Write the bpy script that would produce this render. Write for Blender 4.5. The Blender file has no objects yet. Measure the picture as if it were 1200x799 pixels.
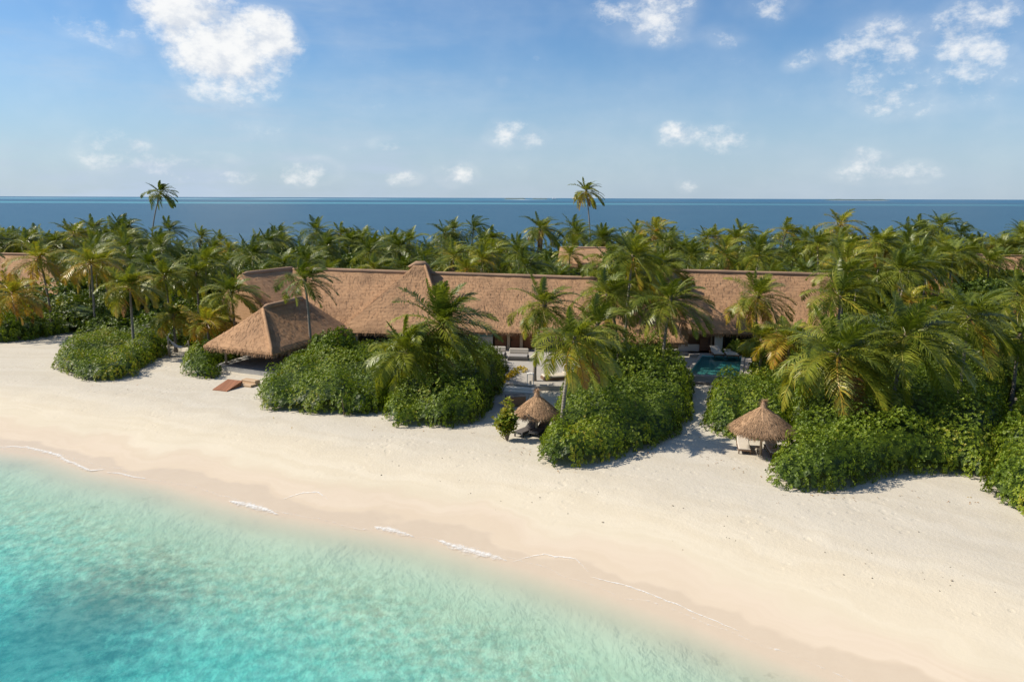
import bpy, math, random
import numpy as np
from mathutils import Matrix, Vector, Euler

random.seed(7)
RNG = np.random.default_rng(11)
R = math.radians
S = bpy.context.scene
COL = S.collection

# ------------------------------------------------------------------ camera
CAM_H = 16.0
FPX = 900.0                      # focal length in pixels of a 1200 px wide frame
PITCH = math.atan((399.5 - 232.0) / FPX)
cam_data = bpy.data.cameras.new('camera')
cam = bpy.data.objects.new('camera', cam_data)
COL.objects.link(cam)
cam_data.sensor_width = 36.0
cam_data.lens = 36.0 * FPX / 1200.0
cam_data.clip_start = 0.5
cam_data.clip_end = 90000.0
CAM_R = Euler((R(90) - PITCH, 0, 0)).to_matrix() @ Matrix.Rotation(R(0.19), 3, 'Z')
cam.matrix_world = Matrix.Translation((0, 0, CAM_H)) @ CAM_R.to_4x4()
S.camera = cam
CR = np.array(CAM_R)

# ------------------------------------------------------------------ light
SUN_EL, SUN_AZ = 42.0, -85.0     # azimuth measured from +Y towards +X
w = bpy.data.worlds.new('World')
S.world = w
w.use_nodes = True
sun_d = bpy.data.lights.new('sun', 'SUN')
sun_d.energy = 5.0
sun_d.angle = R(0.55)
sun_d.color = (1.0, 0.92, 0.79)
sun = bpy.data.objects.new('sun', sun_d)
COL.objects.link(sun)
_sd = Vector((math.sin(R(SUN_AZ)) * math.cos(R(SUN_EL)), math.cos(R(SUN_AZ)) * math.cos(R(SUN_EL)), math.sin(R(SUN_EL))))
sun.rotation_euler = _sd.to_track_quat('Z', 'Y').to_euler()
sun.location = (-60, 20, 60)
S.view_settings.view_transform = 'Standard'
S.view_settings.look = 'None'
S.view_settings.exposure = 0.40
S.view_settings.gamma = 1.0
S.view_settings.use_curve_mapping = False
S.cycles.max_bounces = 6
S.cycles.diffuse_bounces = 3
S.cycles.glossy_bounces = 2
S.cycles.transmission_bounces = 3
S.cycles.transparent_max_bounces = 6

WATER_Z = -1.0

# ------------------------------------------------------------------ pixel <-> place helpers (placement only)
def ray(px, py):
    v = np.array([(px - 600.0) / FPX, (399.5 - py) / FPX, -1.0])
    return CR @ v
def gp(px, py, z=0.0):           # point of the horizontal plane z seen at a pixel of the photo
    d = ray(px, py)
    t = (z - CAM_H) / d[2]
    return np.array([d[0] * t, d[1] * t, z])
def at(px, py, D):               # point at distance D along +Y
    d = ray(px, py)
    t = D / d[1]
    return np.array([d[0] * t, D, CAM_H + d[2] * t])
def proj(p):
    q = CR.T @ (np.asarray(p, float) - np.array([0, 0, CAM_H]))
    return 600 + FPX * q[0] / -q[2], 399.5 - FPX * q[1] / -q[2]

def noise2(x, y, seed=0, oct_=3):
    x = np.asarray(x, float); y = np.asarray(y, float)
    out = np.zeros_like(x); a = 1.0; tot = 0
    for o in range(oct_):
        f = 2.0 ** o
        xi = np.floor(x * f); yi = np.floor(y * f)
        fx = x * f - xi; fy = y * f - yi
        fx = fx * fx * (3 - 2 * fx); fy = fy * fy * (3 - 2 * fy)
        def h(i, j):
            s = np.sin(i * 127.1 + j * 311.7 + seed * 74.7 + o * 19.3) * 43758.5453
            return s - np.floor(s)
        v = (h(xi, yi) * (1 - fx) + h(xi + 1, yi) * fx) * (1 - fy) + (h(xi, yi + 1) * (1 - fx) + h(xi + 1, yi + 1) * fx) * fy
        out += a * v; tot += a; a *= 0.5
    return out / tot
def sstep(a, b, x):
    t = np.clip((np.asarray(x, float) - a) / (b - a), 0, 1)
    return t * t * (3 - 2 * t)

# ------------------------------------------------------------------ node helpers / materials
def new_mat(name):
    m = bpy.data.materials.new(name)
    m.use_nodes = True
    nt = m.node_tree
    nt.nodes.clear()
    out = nt.nodes.new('ShaderNodeOutputMaterial')
    return m, nt, out
class N:
    """tiny node wrapper"""
    def __init__(self, nt): self.nt = nt
    def node(self, t, **kw):
        n = self.nt.nodes.new(t)
        for k, v in kw.items():
            setattr(n, k, v)
        return n
    def link(self, a, b): self.nt.links.new(a, b)
    def setin(self, sock, v):
        if isinstance(v, bpy.types.NodeSocket): self.link(v, sock)
        else: sock.default_value = v
    def math(self, op, a, b=0.0, c=0.0, clamp=False):
        n = self.node('ShaderNodeMath', operation=op, use_clamp=clamp)
        for i, v in enumerate((a, b, c)): self.setin(n.inputs[i], v)
        return n.outputs[0]
    def vmath(self, op, a, b=(0, 0, 0)):
        n = self.node('ShaderNodeVectorMath', operation=op)
        self.setin(n.inputs[0], a); self.setin(n.inputs[1], b)
        return n.outputs['Value'] if op in ('DOT_PRODUCT', 'LENGTH') else n.outputs[0]
    def mix(self, f, a, b, blend='MIX'):
        n = self.node('ShaderNodeMix', data_type='RGBA', blend_type=blend)
        self.setin(n.inputs[0], f); self.setin(n.inputs[6], a); self.setin(n.inputs[7], b)
        return n.outputs[2]
    def noise(self, vec, scale, detail=3.0, rough=0.55, dist=0.0):
        n = self.node('ShaderNodeTexNoise')
        self.setin(n.inputs['Vector'], vec)
        n.inputs['Scale'].default_value = scale; n.inputs['Detail'].default_value = detail
        n.inputs['Roughness'].default_value = rough; n.inputs['Distortion'].default_value = dist
        return n.outputs[0]
    def ramp(self, fac, stops):
        n = self.node('ShaderNodeValToRGB')
        cr = n.color_ramp
        while len(cr.elements) < len(stops): cr.elements.new(0.5)
        for e, (p, c) in zip(cr.elements, stops):
            e.position = p; e.color = (*c, 1) if len(c) == 3 else c
        self.setin(n.inputs[0], fac)
        return n.outputs[0]
    def smooth(self, a, b, x):
        n = self.node('ShaderNodeMapRange', interpolation_type='SMOOTHSTEP')
        self.setin(n.inputs[0], x); n.inputs[1].default_value = a; n.inputs[2].default_value = b
        return n.outputs[0]
    def attr(self, name): 
        n = self.node('ShaderNodeAttribute', attribute_name=name); return n.outputs['Fac']
    def pos(self): return self.node('ShaderNodeNewGeometry').outputs['Position']
    def scalevec(self, v, s):
        return self.vmath('MULTIPLY', v, s)
    def bump(self, h, strength=0.5, dist=0.05):
        n = self.node('ShaderNodeBump')
        n.inputs['Strength'].default_value = strength; n.inputs['Distance'].default_value = dist
        self.setin(n.inputs['Height'], h)
        return n.outputs[0]
def rgb4(c): return (c[0], c[1], c[2], 1.0)

def simple_mat(name, col, rough=0.7, var=0.25, scale=3.0, spec=0.3, bump=0.2, stretch=(1, 1, 1), metal=0.0):
    m, nt, out = new_mat(name); g = N(nt)
    p = g.node('ShaderNodeBsdfPrincipled')
    v = g.scalevec(g.pos(), stretch)
    n = g.noise(v, scale, 4)
    c = g.mix(n, rgb4([x * (1 - var) for x in col]), rgb4([min(1, x * (1 + var)) for x in col]))
    g.link(c, p.inputs['Base Color'])
    p.inputs['Roughness'].default_value = rough
    p.inputs['Specular IOR Level'].default_value = spec
    p.inputs['Metallic'].default_value = metal
    if bump: g.link(g.bump(g.noise(v, scale * 4, 3), bump, 0.02), p.inputs['Normal'])
    g.link(p.outputs[0], out.inputs[0])
    return m

def leaf_mat(name, stops, rough=0.42, spec=0.5, trans=0.28, jitter=0.18):
    """stops: colour ramp over the 'age' attribute of each leaf or frond"""
    m, nt, out = new_mat(name); g = N(nt)
    oi = g.node('ShaderNodeObjectInfo').outputs['Random']
    age = g.attr('age')
    age = g.math('ADD', age, g.math('MULTIPLY', g.math('SUBTRACT', oi, 0.5), jitter))
    col = g.ramp(age, stops)
    v = g.noise(g.pos(), 0.45, 2)
    col = g.mix(g.smooth(0.3, 0.7, v), g.mix(1.0, col, (0.78, 0.84, 0.8, 1), 'MULTIPLY'), g.mix(1.0, col, (1.2, 1.12, 1.0, 1), 'MULTIPLY'))
    p = g.node('ShaderNodeBsdfPrincipled')
    g.link(col, p.inputs['Base Color'])
    p.inputs['Roughness'].default_value = rough
    p.inputs['Specular IOR Level'].default_value = spec
    t = g.node('ShaderNodeBsdfTranslucent')
    g.link(g.mix(1.0, col, (1.5, 1.5, 0.7, 1), 'MULTIPLY'), t.inputs[0])
    mx = g.node('ShaderNodeMixShader'); mx.inputs[0].default_value = trans
    g.link(p.outputs[0], mx.inputs[1]); g.link(t.outputs[0], mx.inputs[2])
    g.link(mx.outputs[0], out.inputs[0])
    return m

M = {}
M['palm'] = leaf_mat('palm_leaf', [(0.0, (0.078, 0.110, 0.010)), (0.35, (0.22, 0.245, 0.026)), (0.55, (0.30, 0.28, 0.032)), (0.75, (0.46, 0.29, 0.03)), (0.9, (0.34, 0.15, 0.035)), (1.0, (0.20, 0.11, 0.05))], rough=0.42, spec=0.48, trans=0.30, jitter=0.22)
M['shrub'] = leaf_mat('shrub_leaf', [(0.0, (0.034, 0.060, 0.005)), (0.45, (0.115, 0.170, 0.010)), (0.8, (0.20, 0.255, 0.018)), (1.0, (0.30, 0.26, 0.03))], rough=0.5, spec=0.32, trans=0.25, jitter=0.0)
M['broad'] = leaf_mat('broad_leaf', [(0.0, (0.040, 0.070, 0.008)), (0.5, (0.105, 0.150, 0.015)), (1.0, (0.26, 0.25, 0.025))], rough=0.5, spec=0.3, trans=0.2, jitter=0.5)
M['yellow'] = leaf_mat('yellow_leaf', [(0.0, (0.45, 0.36, 0.02)), (1.0, (0.60, 0.42, 0.03))], trans=0.3)

def trunk_mat():
    m, nt, out = new_mat('palm_trunk'); g = N(nt)
    p = g.node('ShaderNodeBsdfPrincipled')
    pos = g.node('ShaderNodeTexCoord').outputs['Object']
    wv = g.node('ShaderNodeTexWave', wave_type='BANDS', bands_direction='Z')
    g.link(pos, wv.inputs['Vector']); wv.inputs['Scale'].default_value = 1.6; wv.inputs['Distortion'].default_value = 1.5; wv.inputs['Detail'].default_value = 2
    n = g.noise(pos, 2.5, 4)
    c = g.mix(n, (0.17, 0.14, 0.11, 1), (0.36, 0.32, 0.27, 1))
    c = g.mix(g.math('MULTIPLY', wv.outputs['Fac'], 0.35), c, (0.12, 0.10, 0.08, 1))
    g.link(c, p.inputs['Base Color']); p.inputs['Roughness'].default_value = 0.85; p.inputs['Specular IOR Level'].default_value = 0.2
    g.link(g.bump(wv.outputs['Fac'], 0.5, 0.03), p.inputs['Normal'])
    g.link(p.outputs[0], out.inputs[0]); return m
M['trunk'] = trunk_mat()

def thatch_mat(name, c0, c1):
    m, nt, out = new_mat(name); g = N(nt)
    p = g.node('ShaderNodeBsdfPrincipled')
    pos = g.pos()
    sep = g.node('ShaderNodeSeparateXYZ'); g.link(pos, sep.inputs[0])
    warp = g.math('MULTIPLY', g.noise(pos, 0.9, 3), 0.10)
    zz = g.math('MULTIPLY', g.math('ADD', sep.outputs['Z'], warp), 3.3)
    saw = g.math('FRACT', zz)
    streak = g.noise(g.scalevec(pos, (1, 1, 3.2)), 2.6, 6, 0.85)
    fine = g.noise(g.scalevec(pos, (1, 1, 1.6)), 9.0, 3, 0.7)
    big = g.noise(pos, 0.35, 3)
    c = g.mix(streak, rgb4(c0), rgb4(c1))
    c = g.mix(g.smooth(0.35, 0.75, big), c, g.mix(1.0, c, (0.72, 0.73, 0.76, 1), 'MULTIPLY'))
    c = g.mix(g.math('MULTIPLY', g.smooth(0.45, 0.7, fine), 0.45), c, rgb4([x * 0.55 for x in c0]))
    c = g.mix(g.math('MULTIPLY', g.smooth(0.86, 0.97, saw), 0.35), c, rgb4([x * 0.5 for x in c0]))
    g.link(c, p.inputs['Base Color']); p.inputs['Roughness'].default_value = 0.9; p.inputs['Specular IOR Level'].default_value = 0.12
    h = g.math('ADD', g.math('MULTIPLY', saw, -0.75), g.math('ADD', g.math('MULTIPLY', streak, 0.9), g.math('MULTIPLY', fine, 0.7)))
    g.link(g.bump(h, 0.34, 0.05), p.inputs['Normal'])
    g.link(p.outputs[0], out.inputs[0]); return m
M['thatch'] = thatch_mat('thatch', (0.32, 0.18, 0.095), (0.56, 0.34, 0.19))
M['straw'] = thatch_mat('straw', (0.28, 0.165, 0.09), (0.52, 0.33, 0.19))
M['ridge'] = thatch_mat('ridge_thatch', (0.30, 0.19, 0.12), (0.48, 0.31, 0.20))

def plank_mat(name, col, scale=7.0, axis='X', rough=0.65, gap=0.35):
    m, nt, out = new_mat(name); g = N(nt)
    p = g.node('ShaderNodeBsdfPrincipled')
    pos = g.node('ShaderNodeTexCoord').outputs['Object']
    sep = g.node('ShaderNodeSeparateXYZ'); g.link(pos, sep.inputs[0])
    u = g.math('MULTIPLY', sep.outputs[axis], scale)
    fr = g.math('FRACT', u); fl = g.math('FLOOR', u)
    wn = g.node('ShaderNodeTexWhiteNoise', noise_dimensions='1D'); g.link(fl, wn.inputs['W'])
    grain = g.noise(g.scalevec(pos, (6, 6, 6)), 2.0, 4)
    c = g.mix(g.math('ADD', g.math('MULTIPLY', wn.outputs[0], 0.6), g.math('MULTIPLY', grain, 0.4)), rgb4([x * 0.75 for x in col]), rgb4([min(1, x * 1.2) for x in col]))
    e = g.math('LESS_THAN', fr, 0.09)
    c = g.mix(g.math('MULTIPLY', e, gap + 0.3), c, rgb4([x * 0.25 for x in col]))
    g.link(c, p.inputs['Base Color']); p.inputs['Roughness'].default_value = rough; p.inputs['Specular IOR Level'].default_value = 0.3
    g.link(g.bump(g.math('SUBTRACT', 1.0, e), 0.6, 0.02), p.inputs['Normal'])
    g.link(p.outputs[0], out.inputs[0]); return m
M['deck'] = plank_mat('deck_planks', (0.46, 0.40, 0.34), 6.0, 'X')
M['darkwood'] = plank_mat('dark_wood', (0.17, 0.085, 0.05), 7.0, 'Z')
M['shutter'] = plank_mat('shutter_wood', (0.32, 0.14, 0.07), 9.0, 'Z')
M['rampwood'] = plank_mat('ramp_wood', (0.30, 0.125, 0.06), 7.0, 'X')
M['lightwood'] = simple_mat('light_wood', (0.48, 0.33, 0.20), 0.6, 0.2, 2, stretch=(1, 1, 4))
M['post'] = simple_mat('post_wood', (0.40, 0.30, 0.20), 0.7, 0.3, 3, stretch=(3, 3, 0.6))
M['white'] = simple_mat('white_render', (0.66, 0.63, 0.58), 0.8, 0.08, 1.5)
M['grey'] = simple_mat('grey_stone', (0.34, 0.33, 0.31), 0.8, 0.18, 1.5)
M['paving'] = simple_mat('paving', (0.36, 0.33, 0.29), 0.8, 0.2, 1.2)
M['darkstone'] = simple_mat('dark_stone', (0.13, 0.12, 0.11), 0.7, 0.25, 2)
M['teal'] = simple_mat('teal_paint', (0.10, 0.30, 0.33), 0.5, 0.1, 1)
M['cushion'] = simple_mat('cushion_fabric', (0.52, 0.46, 0.38), 0.9, 0.06, 6, 0.1)
M['greycushion'] = simple_mat('grey_fabric', (0.30, 0.28, 0.26), 0.9, 0.08, 6, 0.1)
M['darkcushion'] = simple_mat('dark_fabric', (0.11, 0.10, 0.095), 0.85, 0.15, 6, 0.1)
M['frame'] = simple_mat('frame_wood', (0.15, 0.09, 0.055), 0.6, 0.25, 4)
M['blackmetal'] = simple_mat('black_metal', (0.04, 0.04, 0.04), 0.5, 0.2, 4)
M['glass'] = simple_mat('window_glass', (0.03, 0.04, 0.045), 0.08, 0.1, 1, 0.6, 0)
M['interior'] = simple_mat('interior_wall', (0.22, 0.15, 0.10), 0.8, 0.3, 1)
M['rope'] = simple_mat('rope_cotton', (0.68, 0.65, 0.58), 0.9, 0.1, 8)
M['stem'] = simple_mat('stem_bark', (0.16, 0.12, 0.08), 0.9, 0.3, 5)
M['coral'] = simple_mat('coral_bits', (0.26, 0.22, 0.17), 0.9, 0.5, 4)
M['boat'] = simple_mat('boat_paint', (0.82, 0.82, 0.82), 0.3, 0.03, 1, 0.5, 0)
M['tile'] = simple_mat('pool_tile', (0.34, 0.62, 0.66), 0.4, 0.15, 2)
M['isle'] = simple_mat('far_trees', (0.06, 0.11, 0.12), 0.9, 0.3, 0.01)  # distance haze mixed into the bluish tree colour
M['islesand'] = simple_mat('far_sand', (0.6, 0.57, 0.5), 0.9, 0.1, 0.01)

# ------------------------------------------------------------------ object helpers
def tag(o, label=None, cat=None, group=None, kind=None):
    if label: o['label'] = label
    if cat: o['category'] = cat
    if group: o['group'] = group
    if kind: o['kind'] = kind
    return o
def empty(name, loc=(0, 0, 0), rz=0.0):
    o = bpy.data.objects.new(name, None)
    o.location = tuple(float(v) for v in loc); o.rotation_euler = (0, 0, rz); o.empty_display_size = 0.3
    COL.objects.link(o); return o
def fast(name, V, Q, mat, parent=None, attrs=None, smooth=False, off=None):
    V = np.asarray(V, np.float32); Q = np.asarray(Q, np.int32)
    if off is not None: V = V - np.asarray(off, np.float32)
    k = Q.shape[1]
    me = bpy.data.meshes.new(name)
    me.vertices.add(len(V)); me.vertices.foreach_set('co', V.ravel())
    me.loops.add(Q.size); me.loops.foreach_set('vertex_index', Q.ravel())
    me.polygons.add(len(Q)); me.polygons.foreach_set('loop_start', np.arange(0, Q.size, k, dtype=np.int32))
    me.update(calc_edges=True)
    for n, a in (attrs or {}).items():
        at_ = me.attributes.new(n, 'FLOAT', 'POINT'); at_.data.foreach_set('value', np.asarray(a, np.float32))
    me.polygons.foreach_set('use_smooth', np.full(len(Q), smooth, dtype=bool))
    me.materials.append(mat)
    o = bpy.data.objects.new(name, me); COL.objects.link(o)
    if parent is not None: o.parent = parent
    return o
class MB:
    """mesh builder for small parts (vertices in the parent's frame)"""
    def __init__(self): self.v = []; self.f = []
    def add(self, vs, fs):
        b = len(self.v); self.v += [tuple(float(c) for c in p) for p in vs]; self.f += [tuple(i + b for i in f) for f in fs]; return self
    def box(self, c, s, rz=0.0, tilt=0.0, bev=0.0):
        x, y, z = (k / 2 for k in s)
        rot = Euler((tilt, 0, rz)).to_matrix()
        def w(p): return Vector(c) + rot @ Vector(p)
        if bev <= 0:
            vs = [w((sx * x, sy * y, sz * z)) for sz in (-1, 1) for sx, sy in ((-1, -1), (1, -1), (1, 1), (-1, 1))]
            return self.add(vs, [(3, 2, 1, 0), (4, 5, 6, 7), (0, 1, 5, 4), (1, 2, 6, 5), (2, 3, 7, 6), (3, 0, 4, 7)])
        b = min(bev, x * .9, y * .9, z * .9)
        rings = []
        for zz, ins in ((-z, b), (-z + b, 0), (z - b, 0), (z, b)):
            xx, yy = x - ins, y - ins
            k = b * 0.6 if ins == 0 else 0.3 * b
            rings.append([w(p + (zz,)) for p in ((-xx + k, -yy), (xx - k, -yy), (xx, -yy + k), (xx, yy - k), (xx - k, yy), (-xx + k, yy), (-xx, yy - k), (-xx, -yy + k))])
        vs = [p for r in rings for p in r]
        fs = [tuple(range(7, -1, -1)), tuple(range(24, 32))]
        for r in range(3):
            for i in range(8): fs.append((r * 8 + i, r * 8 + (i + 1) % 8, r * 8 + 8 + (i + 1) % 8, r * 8 + 8 + i))
        return self.add(vs, fs)
    def tube(self, pts, rad, n=8, cap=True):
        pts = [Vector(p) for p in pts]
        if not hasattr(rad, '__len__'): rad = [rad] * len(pts)
        rings = []
        for i, p in enumerate(pts):
            t = (pts[min(i + 1, len(pts) - 1)] - pts[max(i - 1, 0)]).normalized()
            a = t.cross(Vector((0, 1, 0.01))).normalized() if abs(t.y) < 0.95 else t.cross(Vector((1, 0, 0))).normalized()
            b = t.cross(a)
            rings.append([p + (a * math.cos(2 * math.pi * k / n) + b * math.sin(2 * math.pi * k / n)) * rad[i] for k in range(n)])
        vs = [q for r in rings for q in r]; fs = []
        for i in range(len(pts) - 1):
            for k in range(n): fs.append((i * n + k, i * n + (k + 1) % n, (i + 1) * n + (k + 1) % n, (i + 1) * n + k))
        if cap: fs += [tuple(range(n - 1, -1, -1)), tuple(range((len(pts) - 1) * n, len(pts) * n))]
        return self.add(vs, fs)
    def prism(self, poly, z0, z1):
        n = len(poly)
        vs = [(p[0], p[1], z0) for p in poly] + [(p[0], p[1], z1) for p in poly]
        fs = [tuple(range(n - 1, -1, -1)), tuple(range(n, 2 * n))] + [(i, (i + 1) % n, n + (i + 1) % n, n + i) for i in range(n)]
        return self.add(vs, fs)
    def build(self, name, mat, parent=None, smooth=False, off=None):
        v = self.v if off is None else [(p[0] - off[0], p[1] - off[1], p[2] - off[2]) for p in self.v]
        me = bpy.data.meshes.new(name); me.from_pydata(v, [], self.f); me.update()
        import bmesh
        bm = bmesh.new(); bm.from_mesh(me); bmesh.ops.recalc_face_normals(bm, faces=bm.faces); bm.to_mesh(me); bm.free()
        if smooth:
            for p in me.polygons: p.use_smooth = True
        me.materials.append(mat)
        o = bpy.data.objects.new(name, me); COL.objects.link(o)
        if parent is not None: o.parent = parent
        return o
def copy_thing(src, loc, rz=0.0, scale=1.0):
    r = src.copy(); COL.objects.link(r)
    r.location = tuple(float(v) for v in loc); r.rotation_euler = (0, 0, rz); r.scale = (scale,) * 3
    for ch in src.children:
        c = ch.copy(); COL.objects.link(c); c.parent = r
        for g in ch.children:
            d = g.copy(); COL.objects.link(d); d.parent = c
    return r

# ------------------------------------------------------------------ world sky + clouds (by direction)
def build_world():
    nt = w.node_tree; nt.nodes.clear(); g = N(nt)
    out = g.node('ShaderNodeOutputWorld'); bg = g.node('ShaderNodeBackground')
    bg.inputs['Strength'].default_value = 0.085
    sky = g.node('ShaderNodeTexSky', sky_type='NISHITA')
    sky.sun_disc = False; sky.sun_elevation = R(SUN_EL); sky.sun_rotation = R(SUN_AZ)
    sky.altitude = 0; sky.air_density = 1.0; sky.dust_density = 0.6; sky.ozone_density = 2.2
    tc = g.node('ShaderNodeTexCoord').outputs['Generated']
    d = g.vmath('NORMALIZE', tc)
    sep = g.node('ShaderNodeSeparateXYZ'); g.link(d, sep.inputs[0])
    # blobs: px, py, half width, half height, strength
    B = [(222, 18, 52, 34, 1.25), (262, 58, 60, 42, 1.4), (306, 52, 40, 36, 1.2), (262, 92, 48, 30, .8), (298, 92, 40, 28, .75),
         (120, 28, 52, 22, .45), (150, 52, 20, 12, .35), (140, 178, 34, 20, .6), (190, 196, 56, 14, .5), (250, 207, 50, 8, .45), (255, 183, 20, 7, .4),
         (358, 203, 34, 16, .75), (315, 150, 24, 14, .3), (455, 170, 22, 9, .5), (468, 212, 26, 10, .6), (533, 205, 24, 15, .6), (600, 158, 36, 13, .65), (577, 150, 14, 10, .45), (590, 96, 9, 7, .3),
         (755, 14, 50, 26, .7), (770, 42, 34, 16, .45), (845, 42, 26, 14, .35), (905, 0, 40, 18, .5), (945, 70, 22, 12, .4),
         (1030, 60, 46, 30, .6), (1060, 112, 52, 22, .6), (1018, 108, 30, 16, .5), (1135, 42, 44, 32, .75), (1165, 25, 34, 26, .55), (1130, 95, 60, 34, .45),
         (797, 160, 26, 13, .6), (852, 163, 30, 17, .65), (812, 216, 14, 9, .55), (1012, 184, 20, 10, .5), (1040, 203, 52, 13, .6), (1005, 207, 24, 10, .5), (1150, 148, 60, 14, .25)]
    warp = g.node('ShaderNodeTexNoise'); g.link(d, warp.inputs['Vector']); warp.inputs['Scale'].default_value = 9.0; warp.inputs['Detail'].default_value = 3
    wv = g.vmath('MULTIPLY', g.vmath('SUBTRACT', warp.outputs['Color'], (0.5, 0.5, 0.5)), (0.05, 0.05, 0.03))
    dw = g.vmath('ADD', d, wv)
    acc = None
    for px, py, hw, hh, st in B:
        c = ray(px, py); L = np.linalg.norm(c); c = c / L
        tu = np.array([c[1], -c[0], 0]); tu /= np.linalg.norm(tu); tv = np.cross(tu, c)
        df = g.vmath('SUBTRACT', dw, tuple(c))
        sc = FPX * L * 0 + FPX / L
        u = g.vmath('DOT_PRODUCT', df, tuple(tu * FPX / (hw * (1.18 if py < 100 and px < 320 else 1.42)) * 1.0))
        v = g.vmath('DOT_PRODUCT', df, tuple(tv * FPX / (hh * (1.18 if py < 100 and px < 320 else 1.42)) * 1.0))
        r2 = g.math('ADD', g.math('MULTIPLY', u, u), g.math('MULTIPLY', v, v))
        b = g.math('MULTIPLY', g.math('SUBTRACT', 1.0, r2, clamp=True), st)
        acc = b if acc is None else g.math('SMOOTH_MAX', acc, b, 0.2)
    n1 = g.noise(g.vmath('MULTIPLY', d, (1, 1, 1.5)), 26.0, 8, 0.66)
    n0 = g.noise(g.vmath('MULTIPLY', d, (1, 1, 1.3)), 11.0, 3, 0.55)
    shape = g.math('ADD', acc, g.math('ADD', g.math('MULTIPLY', g.math('SUBTRACT', n1, 0.5), 1.9), g.math('MULTIPLY', g.math('SUBTRACT', n0, 0.5), 1.1)))
    gate = g.smooth(0.0, 0.42, acc)
    dens = g.math('MULTIPLY', g.math('MAXIMUM', g.smooth(0.20, 1.15, shape), g.math('MULTIPLY', g.smooth(0.3, 0.7, n0), 0.28)), gate)
    # thin high veil, stronger to the left (towards the sun) and low down
    veil_n = g.noise(g.vmath('MULTIPLY', d, (1, 1, 5)), 4.0, 6, 0.6)
    leftw = g.smooth(0.25, -0.55, sep.outputs['X'])
    veil = g.math('MULTIPLY', g.smooth(0.42, 0.85, veil_n), g.math('ADD', 0.07, g.math('MULTIPLY', leftw, 0.62)))
    low = g.smooth(0.19, -0.01, sep.outputs['Z'])
    lowband = g.math('MULTIPLY', low, g.math('ADD', 0.62, g.math('MULTIPLY', veil_n, 0.25)))
    # self shading of the clouds: density sampled towards the sun gives lit and grey sides
    n_off = g.noise(g.vmath('MULTIPLY', g.vmath('ADD', d, (-0.018, 0, 0.018)), (1, 1, 1.5)), 26.0, 4, 0.6)
    litf = g.smooth(-0.22, 0.14, g.math('SUBTRACT', n1, n_off))
    ccol = g.mix(litf, (6.4, 6.8, 7.4, 1), (8.8, 8.8, 8.7, 1))
    skyc = g.mix(1.0, sky.outputs[0], (0.66, 0.90, 1.12, 1), 'MULTIPLY')
    c1 = g.mix(g.math('ADD', veil, lowband, clamp=True), skyc, (4.5, 5.5, 6.7, 1))
    c2 = g.mix(g.math('MULTIPLY', dens, 0.95), c1, ccol)
    g.link(c2, bg.inputs['Color']); g.link(bg.outputs[0], out.inputs[0])
build_world()

# ------------------------------------------------------------------ terrain and sea
SHORE_PX = [(-160, 498), (0, 527), (60, 535), (120, 553), (200, 568), (270, 588), (325, 602), (440, 621), (512, 635), (594, 659), (640, 672), (700, 692), (812, 731), (900, 766), (990, 801), (1130, 862)]
SH = np.array([gp(x, y, WATER_Z)[:2] for x, y in SHORE_PX])
SH = SH[np.argsort(SH[:, 0])]
sl = (SH[0, 1] - SH[3, 1]) / (SH[0, 0] - SH[3, 0])
SH = np.vstack([[-400, SH[0, 1] + (-400 - SH[0, 0]) * sl * 0.15], SH, [SH[-1, 0] + 30, SH[-1, 1] - 14], [400, SH[-1, 1] - 30]])
def seg_dist(x, y, P, closed=False):
    best = np.full(np.shape(x), 1e9)
    n = len(P)
    for i in range(n if closed else n - 1):
        a = P[i]; b = P[(i + 1) % n]
        ab = b - a; L2 = ab @ ab + 1e-12
        t = np.clip(((x - a[0]) * ab[0] + (y - a[1]) * ab[1]) / L2, 0, 1)
        d = np.hypot(x - a[0] - t * ab[0], y - a[1] - t * ab[1])
        best = np.minimum(best, d)
    return best
def shore_sd(x, y):
    return seg_dist(x, y, SH) * np.where(y > np.interp(x, SH[:, 0], SH[:, 1]), 1, -1)
def terrain_z(x, y):
    x = np.asarray(x, float); y = np.asarray(y, float)
    sd = shore_sd(x, y)
    t = np.clip(sd / 13.5, 0, 1)
    z = np.where(sd > 0, WATER_Z + t * (2 - t), WATER_Z - 0.10 * np.clip(-sd, 0, 3) - 0.14 * np.clip(-sd - 3, 0, 9) - 0.09 * np.clip(-sd - 12, 0, 60))
    z = z + (noise2(x / 2.3, y / 2.3, 3) - 0.5) * 0.07 * sstep(1.5, 9, sd) + (noise2(x / 0.9, y / 0.9, 5, 2) - 0.5) * 0.035 * sstep(4, 10, sd)
    z = z + (noise2(x / 3.5, y / 3.5, 8) - 0.5) * 0.30 * sstep(-1.5, -9, sd)
    far = sstep(178, 196, y + 6 * noise2(x / 20, y / 20, 9)) ; z = z * (1 - far) + (-3.5) * far
    side = np.maximum(sstep(215, 240, x), sstep(-215, -240, x)) * sstep(60, 80, y); z = z * (1 - side) + (-3.5) * side
    return z, sd
def axis(segs):
    out = []
    for a, b, st in segs: out += list(np.arange(a, b, st))
    out.append(segs[-1][1]); return np.array(out)
xs = axis([(-400, -80, 16), (-80, -42, 2), (-42, 42, 0.42), (42, 80, 2), (80, 400, 16)])
ys = axis([(-60, 14, 4), (14, 64, 0.42), (64, 90, 0.9), (90, 260, 6), (260, 900, 80)])
X, Y = np.meshgrid(xs, ys)
Z, SD = terrain_z(X, Y)
def grid_faces(nx, ny):
    i = np.arange(nx - 1); j = np.arange(ny - 1)
    I, J = np.meshgrid(i, j); b = (J * nx + I).ravel()
    return np.stack([b, b + 1, b + nx + 1, b + nx], 1)

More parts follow.
